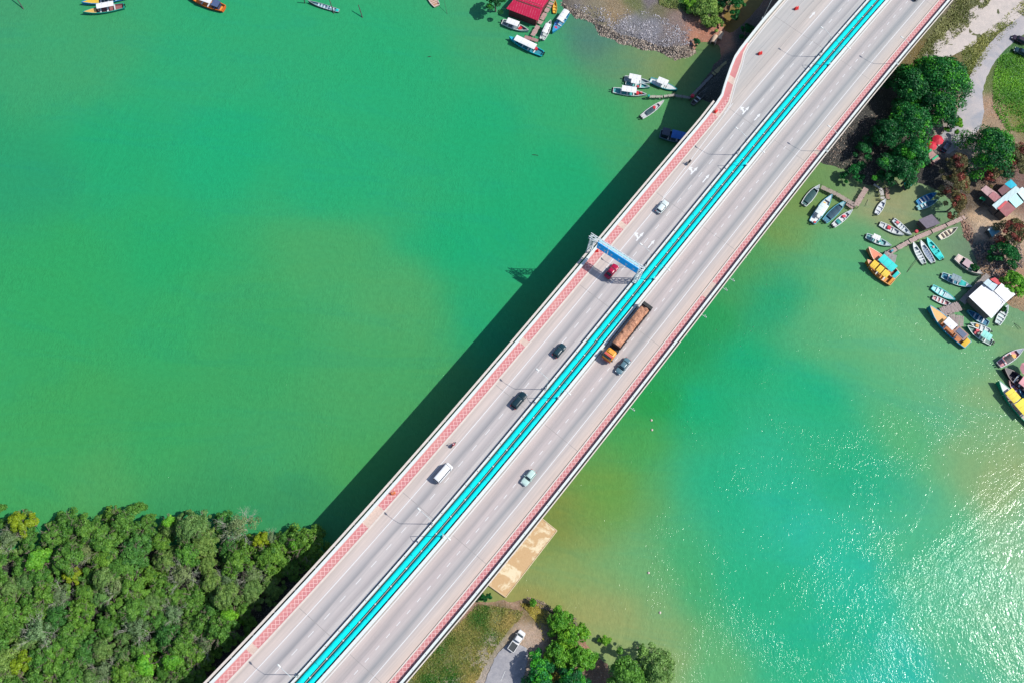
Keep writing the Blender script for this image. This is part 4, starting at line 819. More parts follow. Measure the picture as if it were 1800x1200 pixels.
roofhouse('boat_shed', 'crimson roofed shed standing over the water beside the pink jetty', [
 (((890, 15.5), (946, 37), (954, 14), (905, -3)), (2.9, 2.9, 4.3, 4.3), m_redroof, 0),
 (((905, -3.3), (954, 13.7), (972, -10), (925, -28)), (4.3, 4.3, 3.0, 3.0), m_redroof, 0)], (120, 60, 60), 'shed', -.5)
roofhouse('boat_house', 'white roofed house built over the shore beside the largest fishing boat', [
 (((1703, 521.5), (1729, 498), (1768, 532), (1743, 560)), (3.8, 3.8, 4.5, 3.7), (255, 255, 255), 0.0),
 (((1747.5, 511.8), (1760.5, 498), (1785, 517.5), (1768.4, 531.5)), (4.2, 4.1, 3.9, 4.45), (255, 255, 255), 0.0),
 (((1728.5, 497.6), (1737, 490), (1744, 496), (1736, 504)), (4.4, 4.2, 4.2, 4.4), (200, 222, 232), .1),
 (((1736.4, 503.8), (1744, 496.5), (1754, 501), (1746, 512)), (4.3, 4.1, 4.1, 4.3), (205, 225, 238), .1),
 (((1740, 491), (1749, 488), (1766, 500), (1757, 503)), (3.7, 3.6, 3.6, 3.7), (222, 70, 80), .2)], (120, 115, 105))
roofhouse('shanty_house', 'patchwork roofed house beside the sandy yard', [
 (((1744, 361), (1786, 327), (1795, 334), (1752, 369)), (4.6, 4.6, 4.8, 4.8), (215, 240, 238), .1),
 (((1766, 324), (1777, 315), (1788, 326.5), (1777, 332)), (4.2, 4.1, 4.2, 4.4), (0, 195, 220), .05),
 (((1754, 335), (1766, 324.5), (1776.6, 332.4), (1762, 344)), (4.3, 4.2, 4.4, 4.5), (130, 85, 88), .5),
 (((1757, 370), (1770, 353), (1786, 367), (1769, 382)), (4.6, 4.7, 4.2, 4.0), (140, 25, 45), .3),
 (((1771, 350), (1785, 339), (1799, 356), (1786, 366)), (4.7, 4.7, 4.2, 4.2), (185, 240, 235), .1),
 (((1787, 337), (1797, 329), (1815, 345), (1801, 354)), (4.8, 4.7, 4.3, 4.2), (215, 240, 240), .1),
 (((1753, 366.5), (1768, 353), (1771, 355.5), (1757, 369)), (4.95, 4.95, 4.9, 4.9), (215, 60, 65), .2),
 (((1724, 334), (1733, 326), (1758, 343), (1748, 356)), (3.6, 3.7, 4.0, 4.0), (205, 165, 165), .7),
 (((1737, 345), (1746, 337), (1760, 347), (1750, 357)), (4.05, 4.1, 4.3, 4.2), (190, 120, 125), .6)], (110, 100, 95))
for q, lab in ((((1722, 349), (1726, 345), (1734, 350), (1731, 354)), 'small green tarpaulin awning, left of two by the patchwork house'), (((1737, 352), (1741, 347), (1748, 357), (1744, 362)), 'small green tarpaulin awning, right of two by the patchwork house')):
    o = U(*q[0], 2.6); Q = [U(x, y, 2.6)-o for x, y in q]; r = thing('awning', lab, 'awning', (o.x, o.y, 0), 0, 'green awnings by the patchwork house')
    build('cloth', MB().prism([(p.x, p.y) for p in Q], [2.5]*4, [2.6, 2.7, 2.6, 2.5]), M((0, 175, 105), .7), r)
    mb = MB()
    for p in Q: mb.tube([(p.x*.95, p.y*.95, .8), (p.x*.95, p.y*.95, 2.55)], .04, 5)
    build('post', mb, m_galv, r)
roofhouse('shack', 'brown roofed shack with green strips under the big trees', [
 (((1627, 275), (1639, 265), (1653, 279), (1644, 287)), (3.4, 3.6, 3.4, 3.2), (175, 130, 120), .6),
 (((1622.5, 273.5), (1637, 261), (1639, 265), (1627, 274.7)), (3.2, 3.5, 3.5, 3.3), (0, 185, 120), .05),
 (((1638, 280), (1648, 272.5), (1650, 275), (1640.5, 282)), (3.75, 3.75, 3.75, 3.75), (0, 190, 125), .05),
 (((1627, 278), (1630, 276), (1643, 288), (1640, 291)), (2.9, 3.0, 2.8, 2.7), (150, 80, 75), .5)], (95, 80, 75), 'shack')
roofhouse('shack', 'turquoise roofed hut at the waterside under the trees', [(((1588, 323), (1596, 316), (1606, 324), (1597, 331)), (3.0, 3.2, 3.2, 3.0), (0, 225, 215), .05), (((1587, 318), (1592, 313), (1596, 316), (1589, 321)), (2.7, 2.8, 2.8, 2.7), (160, 60, 70), .3)], (70, 70, 75), 'shack')
roofhouse('shack', 'square grey shingle roofed hut beside the long jetty', [(((1614.5, 386.7), (1638, 376.7), (1653, 393), (1629, 402)), (3.3, 3.5, 3.4, 3.2), M((135, 125, 138), .9, .35, 1.5), .2)], (90, 80, 78), 'shack')
roofhouse('shack', 'small pale blue roofed stall on the sandy yard', [(((1737, 404), (1750, 399), (1758, 407), (1744, 417)), (3.0, 3.1, 3.0, 2.9), (110, 185, 205), .1), (((1735, 406), (1740, 400), (1749, 398), (1742, 403)), (3.15, 3.2, 3.2, 3.15), (235, 245, 240), .1)], (90, 90, 88), 'shack')
for px, py, s, lab in ((1649, 246, 1.6, 'pinkish red parasol on the track edge, upper of two'), (1638, 256, 1.5, 'deep red parasol on the track edge, lower of two'), (1806, 648, 1.9, 'pale pink parasol at the right edge')):
    p = U(px, py, 2.5); r = thing('parasol', lab, 'parasol', (p.x, p.y, 1.0), 0, 'parasols')
    build('canopy', MB().rings([[(q*math.cos(a), q*math.sin(a), z) for a in np.linspace(0, 2*PI, 8, False)] for q, z in ((s*.98, 1.42), (s, 1.45), (s*.5, 1.85), (.05, 2.1))]), M((230, 20, 60) if px < 1700 else (240, 165, 170), .7), r)
    build('pole', MB().tube([(0, 0, -.2), (0, 0, 2.1)], .04, 6), m_galv, r)
# concrete apron beside the bridge
mcp, t, b = newmat('stained_concrete'); g = N(t, 'ShaderNodeNewGeometry'); f = noise(t, g.outputs['Position'], .28, 6, .6, 1.2); f2 = noise(t, g.outputs['Position'], 2.5, 5, .7)
c = mix(t, ramp(t, math_(t, 'ADD', f, math_(t, 'MULTIPLY', math_(t, 'SUBTRACT', f2, .5), .12)), [(.50, 0), (.60, 1)]), mix(t, f2, A(205, 165, 115), A(228, 192, 145)), mix(t, f2, A(245, 222, 180), A(250, 235, 200))); t.links.new(c, b.inputs['Base Color']); setv(b, Roughness=.8)
q = [U(x, y, .35) for x, y in ((953, 911), (979, 932), (889, 1049), (858, 1027), (800, 990), (890, 870))]
apr = build('concrete_apron', MB().prism([(p.x, p.y) for p in q], -1.2, .35), mcp); tag(apr, 'orange stained concrete slab in the water at the foot of the bridge', 'concrete slab')
kb = MB(); e0, e1, e2 = q[0], q[1], q[2]
for a_, c_ in ((q[1], q[2]), (q[2], q[3]), (q[0], q[1])): kb.tube([a_, c_], .13, 5)
build('rim', kb, M((240, 215, 175), .8), apr)
# culvert pipes
for px, py, lab in ((1253, 77, 'concrete culvert mouth on the left of the red earth causeway'), (1263, 71, 'concrete culvert mouth nearer the bridge under the causeway')):
    p = U(px, py, .5); r = MB(); n = 16; rings_ = []
    for x, ra in ((0, .85), (2.6, .85), (2.6, .68), (0, .68)): rings_.append([(x, ra*math.cos(a), ra*math.sin(a)) for a in np.linspace(0, 2*PI, n, False)])
    rings_.append(rings_[0]); r.rings(rings_, False, False); o = build('culvert', r, M((235, 205, 175), .8), None, False, p, math.radians(75)); tag(o, lab, 'culvert', 'culverts under the causeway')
# ------------------------------------------------------------------ land roads
def ribbon(name, pts, z, mat, dz=.0):
    mb = MB(); L_ = []
    for x, y, w_ in pts: L_.append((U(x, y, z), w_))
    vs = []; fs = []; uv = []; s = 0
    # smooth by Catmull-Rom
    P_ = [a for a, _ in L_]; Wd = [w_ for _, w_ in L_]; out = []
    for i in range(len(P_)-1):
        p0, p1, p2, p3 = P_[max(i-1, 0)], P_[i], P_[i+1], P_[min(i+2, len(P_)-1)]
        for k in range(8):
            u = k/8; out.append((.5*((2*p1)+(p2-p0)*u+(2*p0-5*p1+4*p2-p3)*u*u+(3*p1-p0-3*p2+p3)*u**3), Wd[i]*(1-u)+Wd[i+1]*u))
    out.append((P_[-1], Wd[-1])); rr = random.Random(4)
    for i, (p, w_) in enumerate(out):
        d = out[min(i+1, len(out)-1)][0]-out[max(i-1, 0)][0]; n = Vector((-d.y, d.x, 0)).normalized()
        for o in np.linspace(-1, 1, 5):
            e = rr.uniform(-.12, .12) if abs(o) == 1 else 0; q_ = p+n*(o*w_/2+e); vs.append((q_.x, q_.y, z+dz+.12-(.1 if abs(o) == 1 else 0))); uv.append((i*.8, o*w_/2))
    for i in range(len(out)-1):
        for k in range(4): fs.append((i*5+k, (i+1)*5+k, (i+1)*5+k+1, i*5+k+1))
    mb.add(vs, fs, uv); o = build(name, mb, mat, None, True); struct(o); return o
def soilmat(name, a_, c_, sc_=.5):
    m, t, b = newmat(name); g = N(t, 'ShaderNodeNewGeometry'); f = noise(t, g.outputs['Position'], sc_, 7, .7, .6); f3 = noise(t, g.outputs['Position'], 4, 4, .7)
    c = mix(t, ramp(t, f, [(.35, 0), (.65, 1)]), A(*a_), A(*c_)); c = mix(t, ramp(t, f3, [(.35, 0), (.65, 1)]), c, (.85, .85, .85), 'MULTIPLY')
    t.links.new(c, b.inputs['Base Color']); setv(b, Roughness=.95); bump(t, b, f3, .5, .08); return m
m_tar = soilmat('old_tarmac', (155, 155, 162), (190, 186, 188)); m_dirt = soilmat('pale_dirt', (205, 195, 188), (228, 214, 204))
ribbon('dirt_track', [(1860, -70, 13), (1775, 2, 12), (1730, 35, 10), (1690, 65, 8), (1655, 88, 6), (1630, 105, 4)], 1.35, m_dirt)
ribbon('lane', [(1900, -30, 4.8), (1830, 20, 4.8), (1800, 42, 4.8), (1768, 68, 4.6), (1740, 98, 4.4), (1722, 130, 4.2), (1712, 160, 5), (1708, 190, 7), (1700, 215, 7.5), (1680, 238, 6.5), (1655, 262, 4.5)], 1.38, soilmat('lane_tarmac', (165, 168, 176), (205, 195, 192), .12))
ribbon('access_road', [(846, 1290, 8), (878, 1215, 7.5), (896, 1170, 7.5), (908, 1144, 5.5), (913, 1132, 3.5)], 1.38, m_tar)
mb = MB(); qa, qb = U(880, 1196, 1.4), U(888, 1178, 1.4); mb.tube([(qa.x, qa.y, 1.51), (qb.x, qb.y, 1.51)], .06, 4); struct(build('road_line', mb, m_mark))
# ------------------------------------------------------------------ vegetation
def leafmat(name, c1, c2, c3=None):
    m, t, b = newmat(name); at = N(t, 'ShaderNodeAttribute', attribute_name='leaf'); oi = N(t, 'ShaderNodeObjectInfo')
    sepc = N(t, 'ShaderNodeSeparateColor'); t.links.new(at.outputs['Color'], sepc.inputs[0])
    c = mix(t, sepc.outputs[0], A(*c1), A(*c2))
    if c3: c = mix(t, math_(t, 'MULTIPLY', math_(t, 'GREATER_THAN', sepc.outputs[1], .55), .9), c, A(*c3))
    rv = ramp(t, oi.outputs['Random'], [(0, (.72, .84, .8)), (.4, (1, 1, 1)), (.75, (1.2, 1.08, .8)), (1, (.95, 1.12, 1.05))])
    c = mix(t, 1.0, c, rv, 'MULTIPLY'); t.links.new(c, b.inputs['Base Color']); setv(b, Roughness=.55)
    if 'Specular IOR Level' in b.inputs: b.inputs['Specular IOR Level'].default_value = .3
    tr = N(t, 'ShaderNodeBsdfTranslucent'); t.links.new(c, tr.inputs[0]); mx = N(t, 'ShaderNodeMixShader'); mx.inputs[0].default_value = .22
    out = t.nodes['Material Output']; t.links.new(b.outputs[0], mx.inputs[1]); t.links.new(tr.outputs[0], mx.inputs[2]); t.links.new(mx.outputs[0], out.inputs[0]); return m
m_bark = M((150, 135, 118), .9, .35, 3); m_bare = M((205, 205, 185), .9, .25, 3)
def crown_mesh(name, R, H, nclump, nleaf, size, mat, seed, flat=.75, patch=0.0, spread=.62, rcs=(.12, .27)):
    g = np.random.default_rng(seed); V = []; C = []
    el0 = g.uniform(.85, 1.2); lobes = g.integers(3, 6); la = g.uniform(0, 2*PI); lob = [(la+2*PI*k/lobes+g.normal(0, .3), g.uniform(.35, .6)) for k in range(lobes)]
    for k in range(nclump):
        a = g.uniform(0, 2*PI); q = math.sqrt(g.uniform(0, 1)); rr_ = R*spread*q*(1+.38*math.cos((a-la)*lobes)+.18*g.normal()); rr_ = min(rr_, R*.92)
        cx, cy = rr_*math.cos(a)*el0, rr_*math.sin(a)/el0; cz = H*(1-flat*.55*(rr_/R)**2*1.6)-g.uniform(0, .35)*R*.5-R*.22
        rc = R*g.uniform(*rcs); br = g.uniform(0, 1); pt = g.uniform(0, 1)
        d = g.normal(size=(nleaf, 3)); d /= np.linalg.norm(d, axis=1)[:, None]; d[:, 2] = np.abs(d[:, 2])*.95-.25
        rad = rc*g.uniform(.7, 1.12, nleaf)[:, None]; p = np.array([cx, cy, cz])+d*rad*np.array([1, 1, .7])
        nrm = d+g.normal(size=(nleaf, 3))*.5+np.array([0, 0, .35]); nrm /= np.linalg.norm(nrm, axis=1)[:, None]
        t1 = np.cross(nrm, g.normal(size=(nleaf, 3))); t1 /= np.linalg.norm(t1, axis=1)[:, None]; t2 = np.cross(nrm, t1)
        s = size*g.uniform(.55, 1.25, nleaf)[:, None]
        quad = np.stack([p-t1*s*.55-t2*s*.2, p+t2*s*-.5, p+t1*s*.6+t2*s*.05, p+t2*s*.5], 1); V.append(quad)
        leaf = np.clip(br*.6+g.uniform(0, .5, nleaf), 0, 1); C.append(np.stack([leaf, np.full(nleaf, pt*(1 if patch else 0) if pt > 1-patch or not patch else 0), leaf*0], 1))
    V = np.concatenate(V); n = len(V); C = np.concatenate(C)
    me = bpy.data.meshes.new(name); me.vertices.add(n*4); me.vertices.foreach_set('co', V.reshape(-1).astype(np.float32)); me.loops.add(n*4); me.loops.foreach_set('vertex_index', np.arange(n*4, dtype=np.int32))
    me.polygons.add(n); me.polygons.foreach_set('loop_start', np.arange(0, n*4, 4, dtype=np.int32)); me.polygons.foreach_set('loop_total', np.full(n, 4, dtype=np.int32)); me.update()
    at = me.color_attributes.new('leaf', 'FLOAT_COLOR', 'POINT'); at.data.foreach_set('color', np.column_stack([np.repeat(C, 4, 0), np.ones(n*4)]).astype(np.float32).ravel())
    me.materials.append(mat); return me
def trunk_mesh(name, R, H, seed, twig=0, mat=None, r0=None):
    g = random.Random(seed); mb = MB(); r0 = r0 or .05*R+.08; top = H*.62
    mb.tube([(0, 0, -1), (g.uniform(-.1, .1)*R, g.uniform(-.1, .1)*R, top*.5), (0, 0, top)], [r0*1.3, r0, r0*.8], 8)
    def br(p, d, l, r, lev):
        q = p+d*l; m_ = (p+q)/2+Vector((g.uniform(-1, 1), g.uniform(-1, 1), g.uniform(-.3, .6)))*l*.12
        mb.tube([p, m_, q], [r, r*.8, r*.55], 4 if lev > 1 else 5, False)
        if lev < twig+1:
            for _ in range(3 if lev < 2 else 2):
                nd = (d+Vector((g.uniform(-1, 1), g.uniform(-1, 1), g.uniform(-.3, .5)))*.75).normalized(); br(q, nd, l*g.uniform(.55, .8), r*.55, lev+1)
    for k in range(6):
        a = 2*PI*k/6+g.uniform(-.4, .4); el_ = g.uniform(.35, .9); br(Vector((0, 0, top*g.uniform(.75, 1))), Vector((math.cos(a)*math.cos(el_), math.sin(a)*math.cos(el_), math.sin(el_))), R*g.uniform(.38, .55), r0*.55, 0)
    me = bpy.data.meshes.new(name); me.from_pydata(mb.v, [], mb.f); me.materials.append(mat or m_bark); return me
def mk(name, me, parent=None):
    o = bpy.data.objects.new(name, me); COL.objects.link(o)
    if parent: o.parent = parent
    return o
lm_mang = leafmat('mangrove_leaf', (48, 108, 36), (130, 184, 72)); lm_yel = leafmat('yellow_leaf', (105, 140, 20), (165, 190, 40)); lm_dk = leafmat('dark_leaf', (10, 72, 42), (48, 150, 68), (90, 190, 50))
lm_br = leafmat('bright_leaf', (55, 140, 35), (150, 215, 65)); lm_red = leafmat('red_leaf', (85, 82, 45), (165, 150, 100), (170, 75, 70)); lm_ol = leafmat('olive_leaf', (85, 135, 60), (170, 208, 110))
lm_m3 = leafmat('deep_mangrove_leaf', (38, 100, 43), (106, 168, 72))
lm_m4 = leafmat('grey_mangrove_leaf', (72, 120, 55), (142, 180, 96))
PR = []
for k in range(7):
    R, H = random.uniform(3.7, 4.5), random.uniform(6.5, 8.5)
    r = thing('mangrove_tree', 'olive green mangrove tree packed among others in the dense grove', 'tree', group='mangrove trees of the dense grove')
    mk('crown', crown_mesh('crown', R, H, 105, 90, .27, lm_mang if k < 4 else (lm_m4 if k < 6 else lm_m3), 100+k, spread=.86, rcs=(.08, .19)), r); mk('trunk', trunk_mesh('trunk', R*.8, H, k, 1, m_bark, .13), r); PR.append(r)
rb = thing('bare_tree', 'bare', 'tree'); mk('trunk', trunk_mesh('trunk', 3.6, 8.5, 77, 4, m_bare, .13), rb); mk('crown', crown_mesh('crown', 3.6, 8.0, 34, 80, .22, leafmat('dusty_leaf', (85, 120, 70), (155, 178, 125)), 177), rb)
ry = thing('yellow_tree', 'y', 'tree'); mk('crown', crown_mesh('crown', 3.0, 8.2, 34, 120, .34, lm_yel, 178), ry); mk('trunk', trunk_mesh('trunk', 3, 8, 78, 1), ry)
rg = thing('green_tree', 'y', 'tree'); mk('crown', crown_mesh('crown', 3.2, 8.0, 40, 120, .36, lm_br, 179), rg); mk('trunk', trunk_mesh('trunk', 3, 8, 79, 1), rg)
def put(proto, px, py, ztop, s, lab=None, grp=None, gz=0.6, move=False):
    p = U(px, py, ztop); rz = random.uniform(0, 6.28)
    if move: c_ = proto; c_.location = (p.x, p.y, gz); c_.rotation_euler = (0, 0, rz); c_.scale = (s, s, s)
    else: c_ = copy_tree(proto, (p.x, p.y, gz), rz, lab, (s, s, s*random.uniform(.9, 1.1)))
    if lab: c_['label'] = lab
    if grp: c_['group'] = grp
    elif 'group' in c_.keys() and lab: del c_['group']
    return c_
MPOLY = np.array([(-30, 905), (30, 925), (60, 948), (85, 945), (115, 930), (150, 930), (170, 920), (195, 908), (220, 918), (250, 925), (290, 925), (310, 935), (340, 925), (365, 948), (390, 935), (430, 935), (455, 952), (480, 948), (515, 950), (535, 962), (500, 1005), (470, 1040), (440, 1070), (410, 1100), (380, 1130), (350, 1165), (325, 1190), (290, 1240), (-30, 1240)], float)
cands = []; g = np.random.default_rng(11)
EDGE = [(190, 906), (112, 925), (150, 932), (250, 922), (292, 926), (335, 928), (385, 918), (498, 950), (538, 958), (218, 915), (85, 940), (15, 925)]
spec = [(320, 1010, rb, 1.0, 'bare twiggy tree between the centre and the bridge'), (240, 1100, rb, 1.05, 'bare twiggy tree in the lower middle of the grove'), (150, 970, rb, .9, 'bare twiggy tree below the top left bulge of the grove'), (440, 1010, rb, .8, 'bare twiggy tree close to the bridge shadow'), (70, 1110, rb, 1.1, 'bare twiggy tree in the lower left of the grove'), (180, 1180, rb, .9, 'bare twiggy tree at the bottom edge of the grove'), (300, 1075, rb, .8, 'bare twiggy tree right of the lower middle one'), (38, 918, ry, 1.15, 'yellow green tree at the left end of the mangrove grove edge'), (420, 925, rb, 1.2, 'bare silvery tree leaning out at the top of the grove'), (118, 1010, ry, .8, 'small yellow green tree inside the grove near the left'), (35, 1165, ry, 1.0, 'yellow green tree low in the left corner of the grove'), (455, 948, ry, .8, 'yellowish tree beside the bare silvery tree'), (12, 945, rb, .9, 'bare grey tree behind the leftmost yellow green tree'), (205, 1030, rb, .95, 'bare grey tree in the middle of the grove'), (470, 943, rb, .6, 'small bare pinkish tree at the upper right edge of the grove'), (100, 1045, rb, .8, 'bare twiggy tree left of the grove middle'), (395, 1020, rb, .8, 'bare twiggy tree inside the right half of the grove'), (360, 1130, rb, .9, 'bare twiggy tree near the bridge end of the grove'), (300, 1160, rg, 1.0, 'fresh green tree near the bottom edge beside the bridge'), (255, 1168, rg, 1.1, 'fresh green tree left of the one beside the bridge at the bottom'), (400, 1085, rg, .9, 'fresh green tree overhanging the dark channel by the bridge'), (520, 955, rg, .9, 'fresh green tree at the tip of the grove nearest the bridge'), (60, 985, rg, 1.1, 'fresh green tree in the left part of the grove'), (290, 915, rg, .7, 'small green tree bulging from the top edge of the grove'), (345, 915, rb, .6, 'thin bare tree at the top edge of the grove centre')]
first = {}
for px, py, pr_, s, lab in spec:
    cands.append((px, py)); mv = id(pr_) not in first; first[id(pr_)] = 1; put(pr_, px, py, 6.5, s, lab, gz=.3, move=mv)
tries = 0; cnt = 0
ip = lambda x, y: inpoly(np.array([[x, y]], float), MPOLY)[0]
while tries < 14000:
    tries += 1; x, y = EDGE[tries-1] if tries <= len(EDGE) else (g.uniform(-30, 560), g.uniform(895, 1240))
    if tries > len(EDGE) and ip(x, y) < 1: continue
    if tries > len(EDGE) and any((x-a_)**2+(y-b_)**2 < (30 if (a_, b_) not in cands[:25] else 25)**2 for a_, b_ in cands): continue
    cands.append((x, y)); k = cnt % 7; c_ = put(PR[k], x, y, 6.5, g.uniform(.72, 1.3), gz=.2, move=(cnt < 7)); cnt += 1
    reg = 'waterside' if y < 960 else 'bridge side' if ip(x, y) < 40 and x > 300 else 'lower left' if y > 1120 and x < 180 else 'left' if x < 180 else 'central' if y < 1080 else 'lower'
    c_['label'] = 'olive green mangrove tree in the closely packed %s part of the grove' % reg; c_['group'] = 'mangrove trees of the %s part' % reg
def tree(px, py, R, H, mat, lab, name='broadleaf_tree', gz=1.2, seed=None, patch=0, dens=1.0, size=.36, zf=.8, spread=.74, nclump=None, group=None, twig=1):
    p = U(px, py, gz+H*zf); seed = seed or int(px*3+py); r = thing(name, lab, 'tree' if 'shrub' not in name else 'shrub', (p.x, p.y, gz), random.uniform(0, 6), group)
    nc = nclump or int(14+R*R*2.4*dens); spread = .5 if R < 2.2 else spread; mk('crown', crown_mesh('crown', R, H, nc, 130, size, mat, seed, patch=patch, spread=spread), r); mk('trunk', trunk_mesh('trunk', R*.55, H*.82, seed, twig, None, .04*R+.08), r); return r
tree(1664, 122, 9.2, 13, lm_dk, 'huge dark green round tree next to the bridge parapet', dens=1.0, patch=.25, size=.42)
tree(1612, 140, 7.0, 11, lm_dk, 'dark green tree pressed between the huge tree and the bridge', patch=.12, size=.4)
tree(1655, 178, 6.5, 11, lm_dk, 'dark green tree joined to the lower side of the huge tree', patch=.2, size=.4)
tree(1608, 205, 7.6, 12, lm_dk, 'large dark green tree in the middle of the bank trees', dens=.9, patch=.2, size=.42)
tree(1570, 225, 5.6, 10, lm_dk, 'dark tree closest to the parapet over the shaded bank', dens=.7, patch=.1)
tree(1612, 262, 5.4, 10, lm_dk, 'dark tree above the shack with green strips', dens=.9, patch=.15)
tree(1560, 285, 4.6, 8, lm_dk, 'ragged dark tree thinning out over the waterline', dens=.5, patch=.1)
tree(1590, 290, 5.0, 8.5, lm_dk, 'dark tree hanging over the turquoise hut', dens=.8)
tree(1520, 262, 3.6, 5, lm_dk, 'low straggly bush on the shaded bank near the parapet', 'shrub', dens=.4)
tree(1505, 300, 3.0, 4, lm_dk, 'low dark bush at the shaded waterline', 'shrub', dens=.5)
tree(1683, 213, 2.8, 5, lm_br, 'small bright green tree beside the pale lane', dens=.9, patch=.3)
tree(1758, 250, 8.2, 12, lm_dk, 'broad dark tree with deep shade by the pale lane', dens=.8, patch=.25)
tree(1795, 268, 5.0, 9, lm_red, 'rust tinged tree at the right edge above the patchwork house', dens=.8, patch=.2)
tree(1690, 282, 3.6, 8, lm_red, 'reddish brown tree, upper of three by the shack', dens=.8, patch=.35, size=.32)
tree(1690, 318, 4.2, 8, lm_red, 'reddish brown tree, middle of three by the shack', dens=.8, patch=.35, size=.32)
tree(1688, 352, 3.6, 7, lm_red, 'greenish red tree hanging over the moored blue boat', dens=.8, patch=.25, size=.32)
tree(1752, 300, 3.4, 6, lm_red, 'scrubby brown tree behind the patchwork house', dens=.6, patch=.3)
tree(1790, 402, 4.6, 8, lm_red, 'dark tree with red flowers at the right edge', dens=.9, patch=.4)
tree(1775, 440, 4.0, 6, lm_dk, 'dark shaded tree below the red flowering tree', dens=.8)
tree(1789, 492, 3.6, 5.5, lm_br, 'rounded green tree beside the white roof', dens=.9)
tree(1765, 543, 1.5, 1.6, lm_dk, 'small round dark bush on the mud by the white roof', 'shrub', gz=.6, dens=1.2, size=.25)
tree(1716, 470, 1.6, 1.8, lm_dk, 'small green bush beside the cream edged boat', 'shrub', gz=.8, dens=1, size=.25)
tree(872, -8, 3.4, 7, lm_dk, 'dark green tree at the top edge left of the red roof', dens=.8, patch=.2)
tree(1246, 6, 5.0, 6, lm_ol, 'olive bushy tree at the head of the red earth causeway', dens=.8, patch=0)
tree(1222, 2, 3.0, 4, lm_br, 'bright green shrub left of the causeway tree', 'shrub', dens=.8)
tree(1258, 34, 2.6, 3.5, lm_ol, 'drooping olive shrub touching the causeway', 'shrub', dens=.8)
tree(1290, -4, 4.2, 6, lm_dk, 'dark tree over the creek at the top edge', dens=.8)
tree(1226, 72, 1.8, 2.4, lm_dk, 'small dark green bush by the culvert mouth', 'shrub', gz=.8, size=.28)
tree(1315, 48, 2.6, 4, lm_dk, 'low bush in the bridge shade at the creek', 'shrub', dens=.6)
tree(983, 1092, 3.4, 5, lm_br, 'bright green tree nearest the sandy turnaround')
tree(1003, 1118, 3.8, 5.5, lm_br, 'bright green tree in the middle of the shore clump')
tree(985, 1150, 3.6, 5.5, lm_br, 'green tree below the turnaround in the shore clump')
tree(1020, 1158, 3.8, 6, lm_br, 'green tree at the waterside end of the shore clump')
tree(950, 1182, 4.2, 7, lm_dk, 'dark green tree overhanging the access road', patch=.2)
tree(1005, 1195, 4.0, 7, lm_dk, 'deep green tree at the bottom edge of the shore clump', patch=.3)
tree(1063, 1125, 1.7, 2.2, lm_br, 'single round green bush standing in the shallows', 'shrub', gz=.2, dens=1.5, size=.28)
tree(1105, 1185, 5.0, 9, lm_mang, 'dark olive tree at the bottom edge by the water', dens=.9)
tree(1158, 1172, 4.6, 9, lm_ol, 'pale green tree reaching furthest into the bay', dens=.8, gz=.3, size=.32)
tree(1130, 1142, 2.0, 8, lm_ol, 'slender pale green crown beside the pale tree in the bay', dens=.8, gz=.3, size=.3)
tree(851, 1050, 1.4, 1.6, lm_dk, 'small dark shrub beside the parapet and the concrete slab', 'shrub', size=.28)
tree(861, 1047, 1.0, 1.3, lm_dk, 'tiny dark shrub at the corner of the concrete slab', 'shrub', size=.28)
tree(937, 1058, 1.2, 1.3, lm_br, 'small green shrub on the rocky tip of the shore', 'shrub', size=.28)
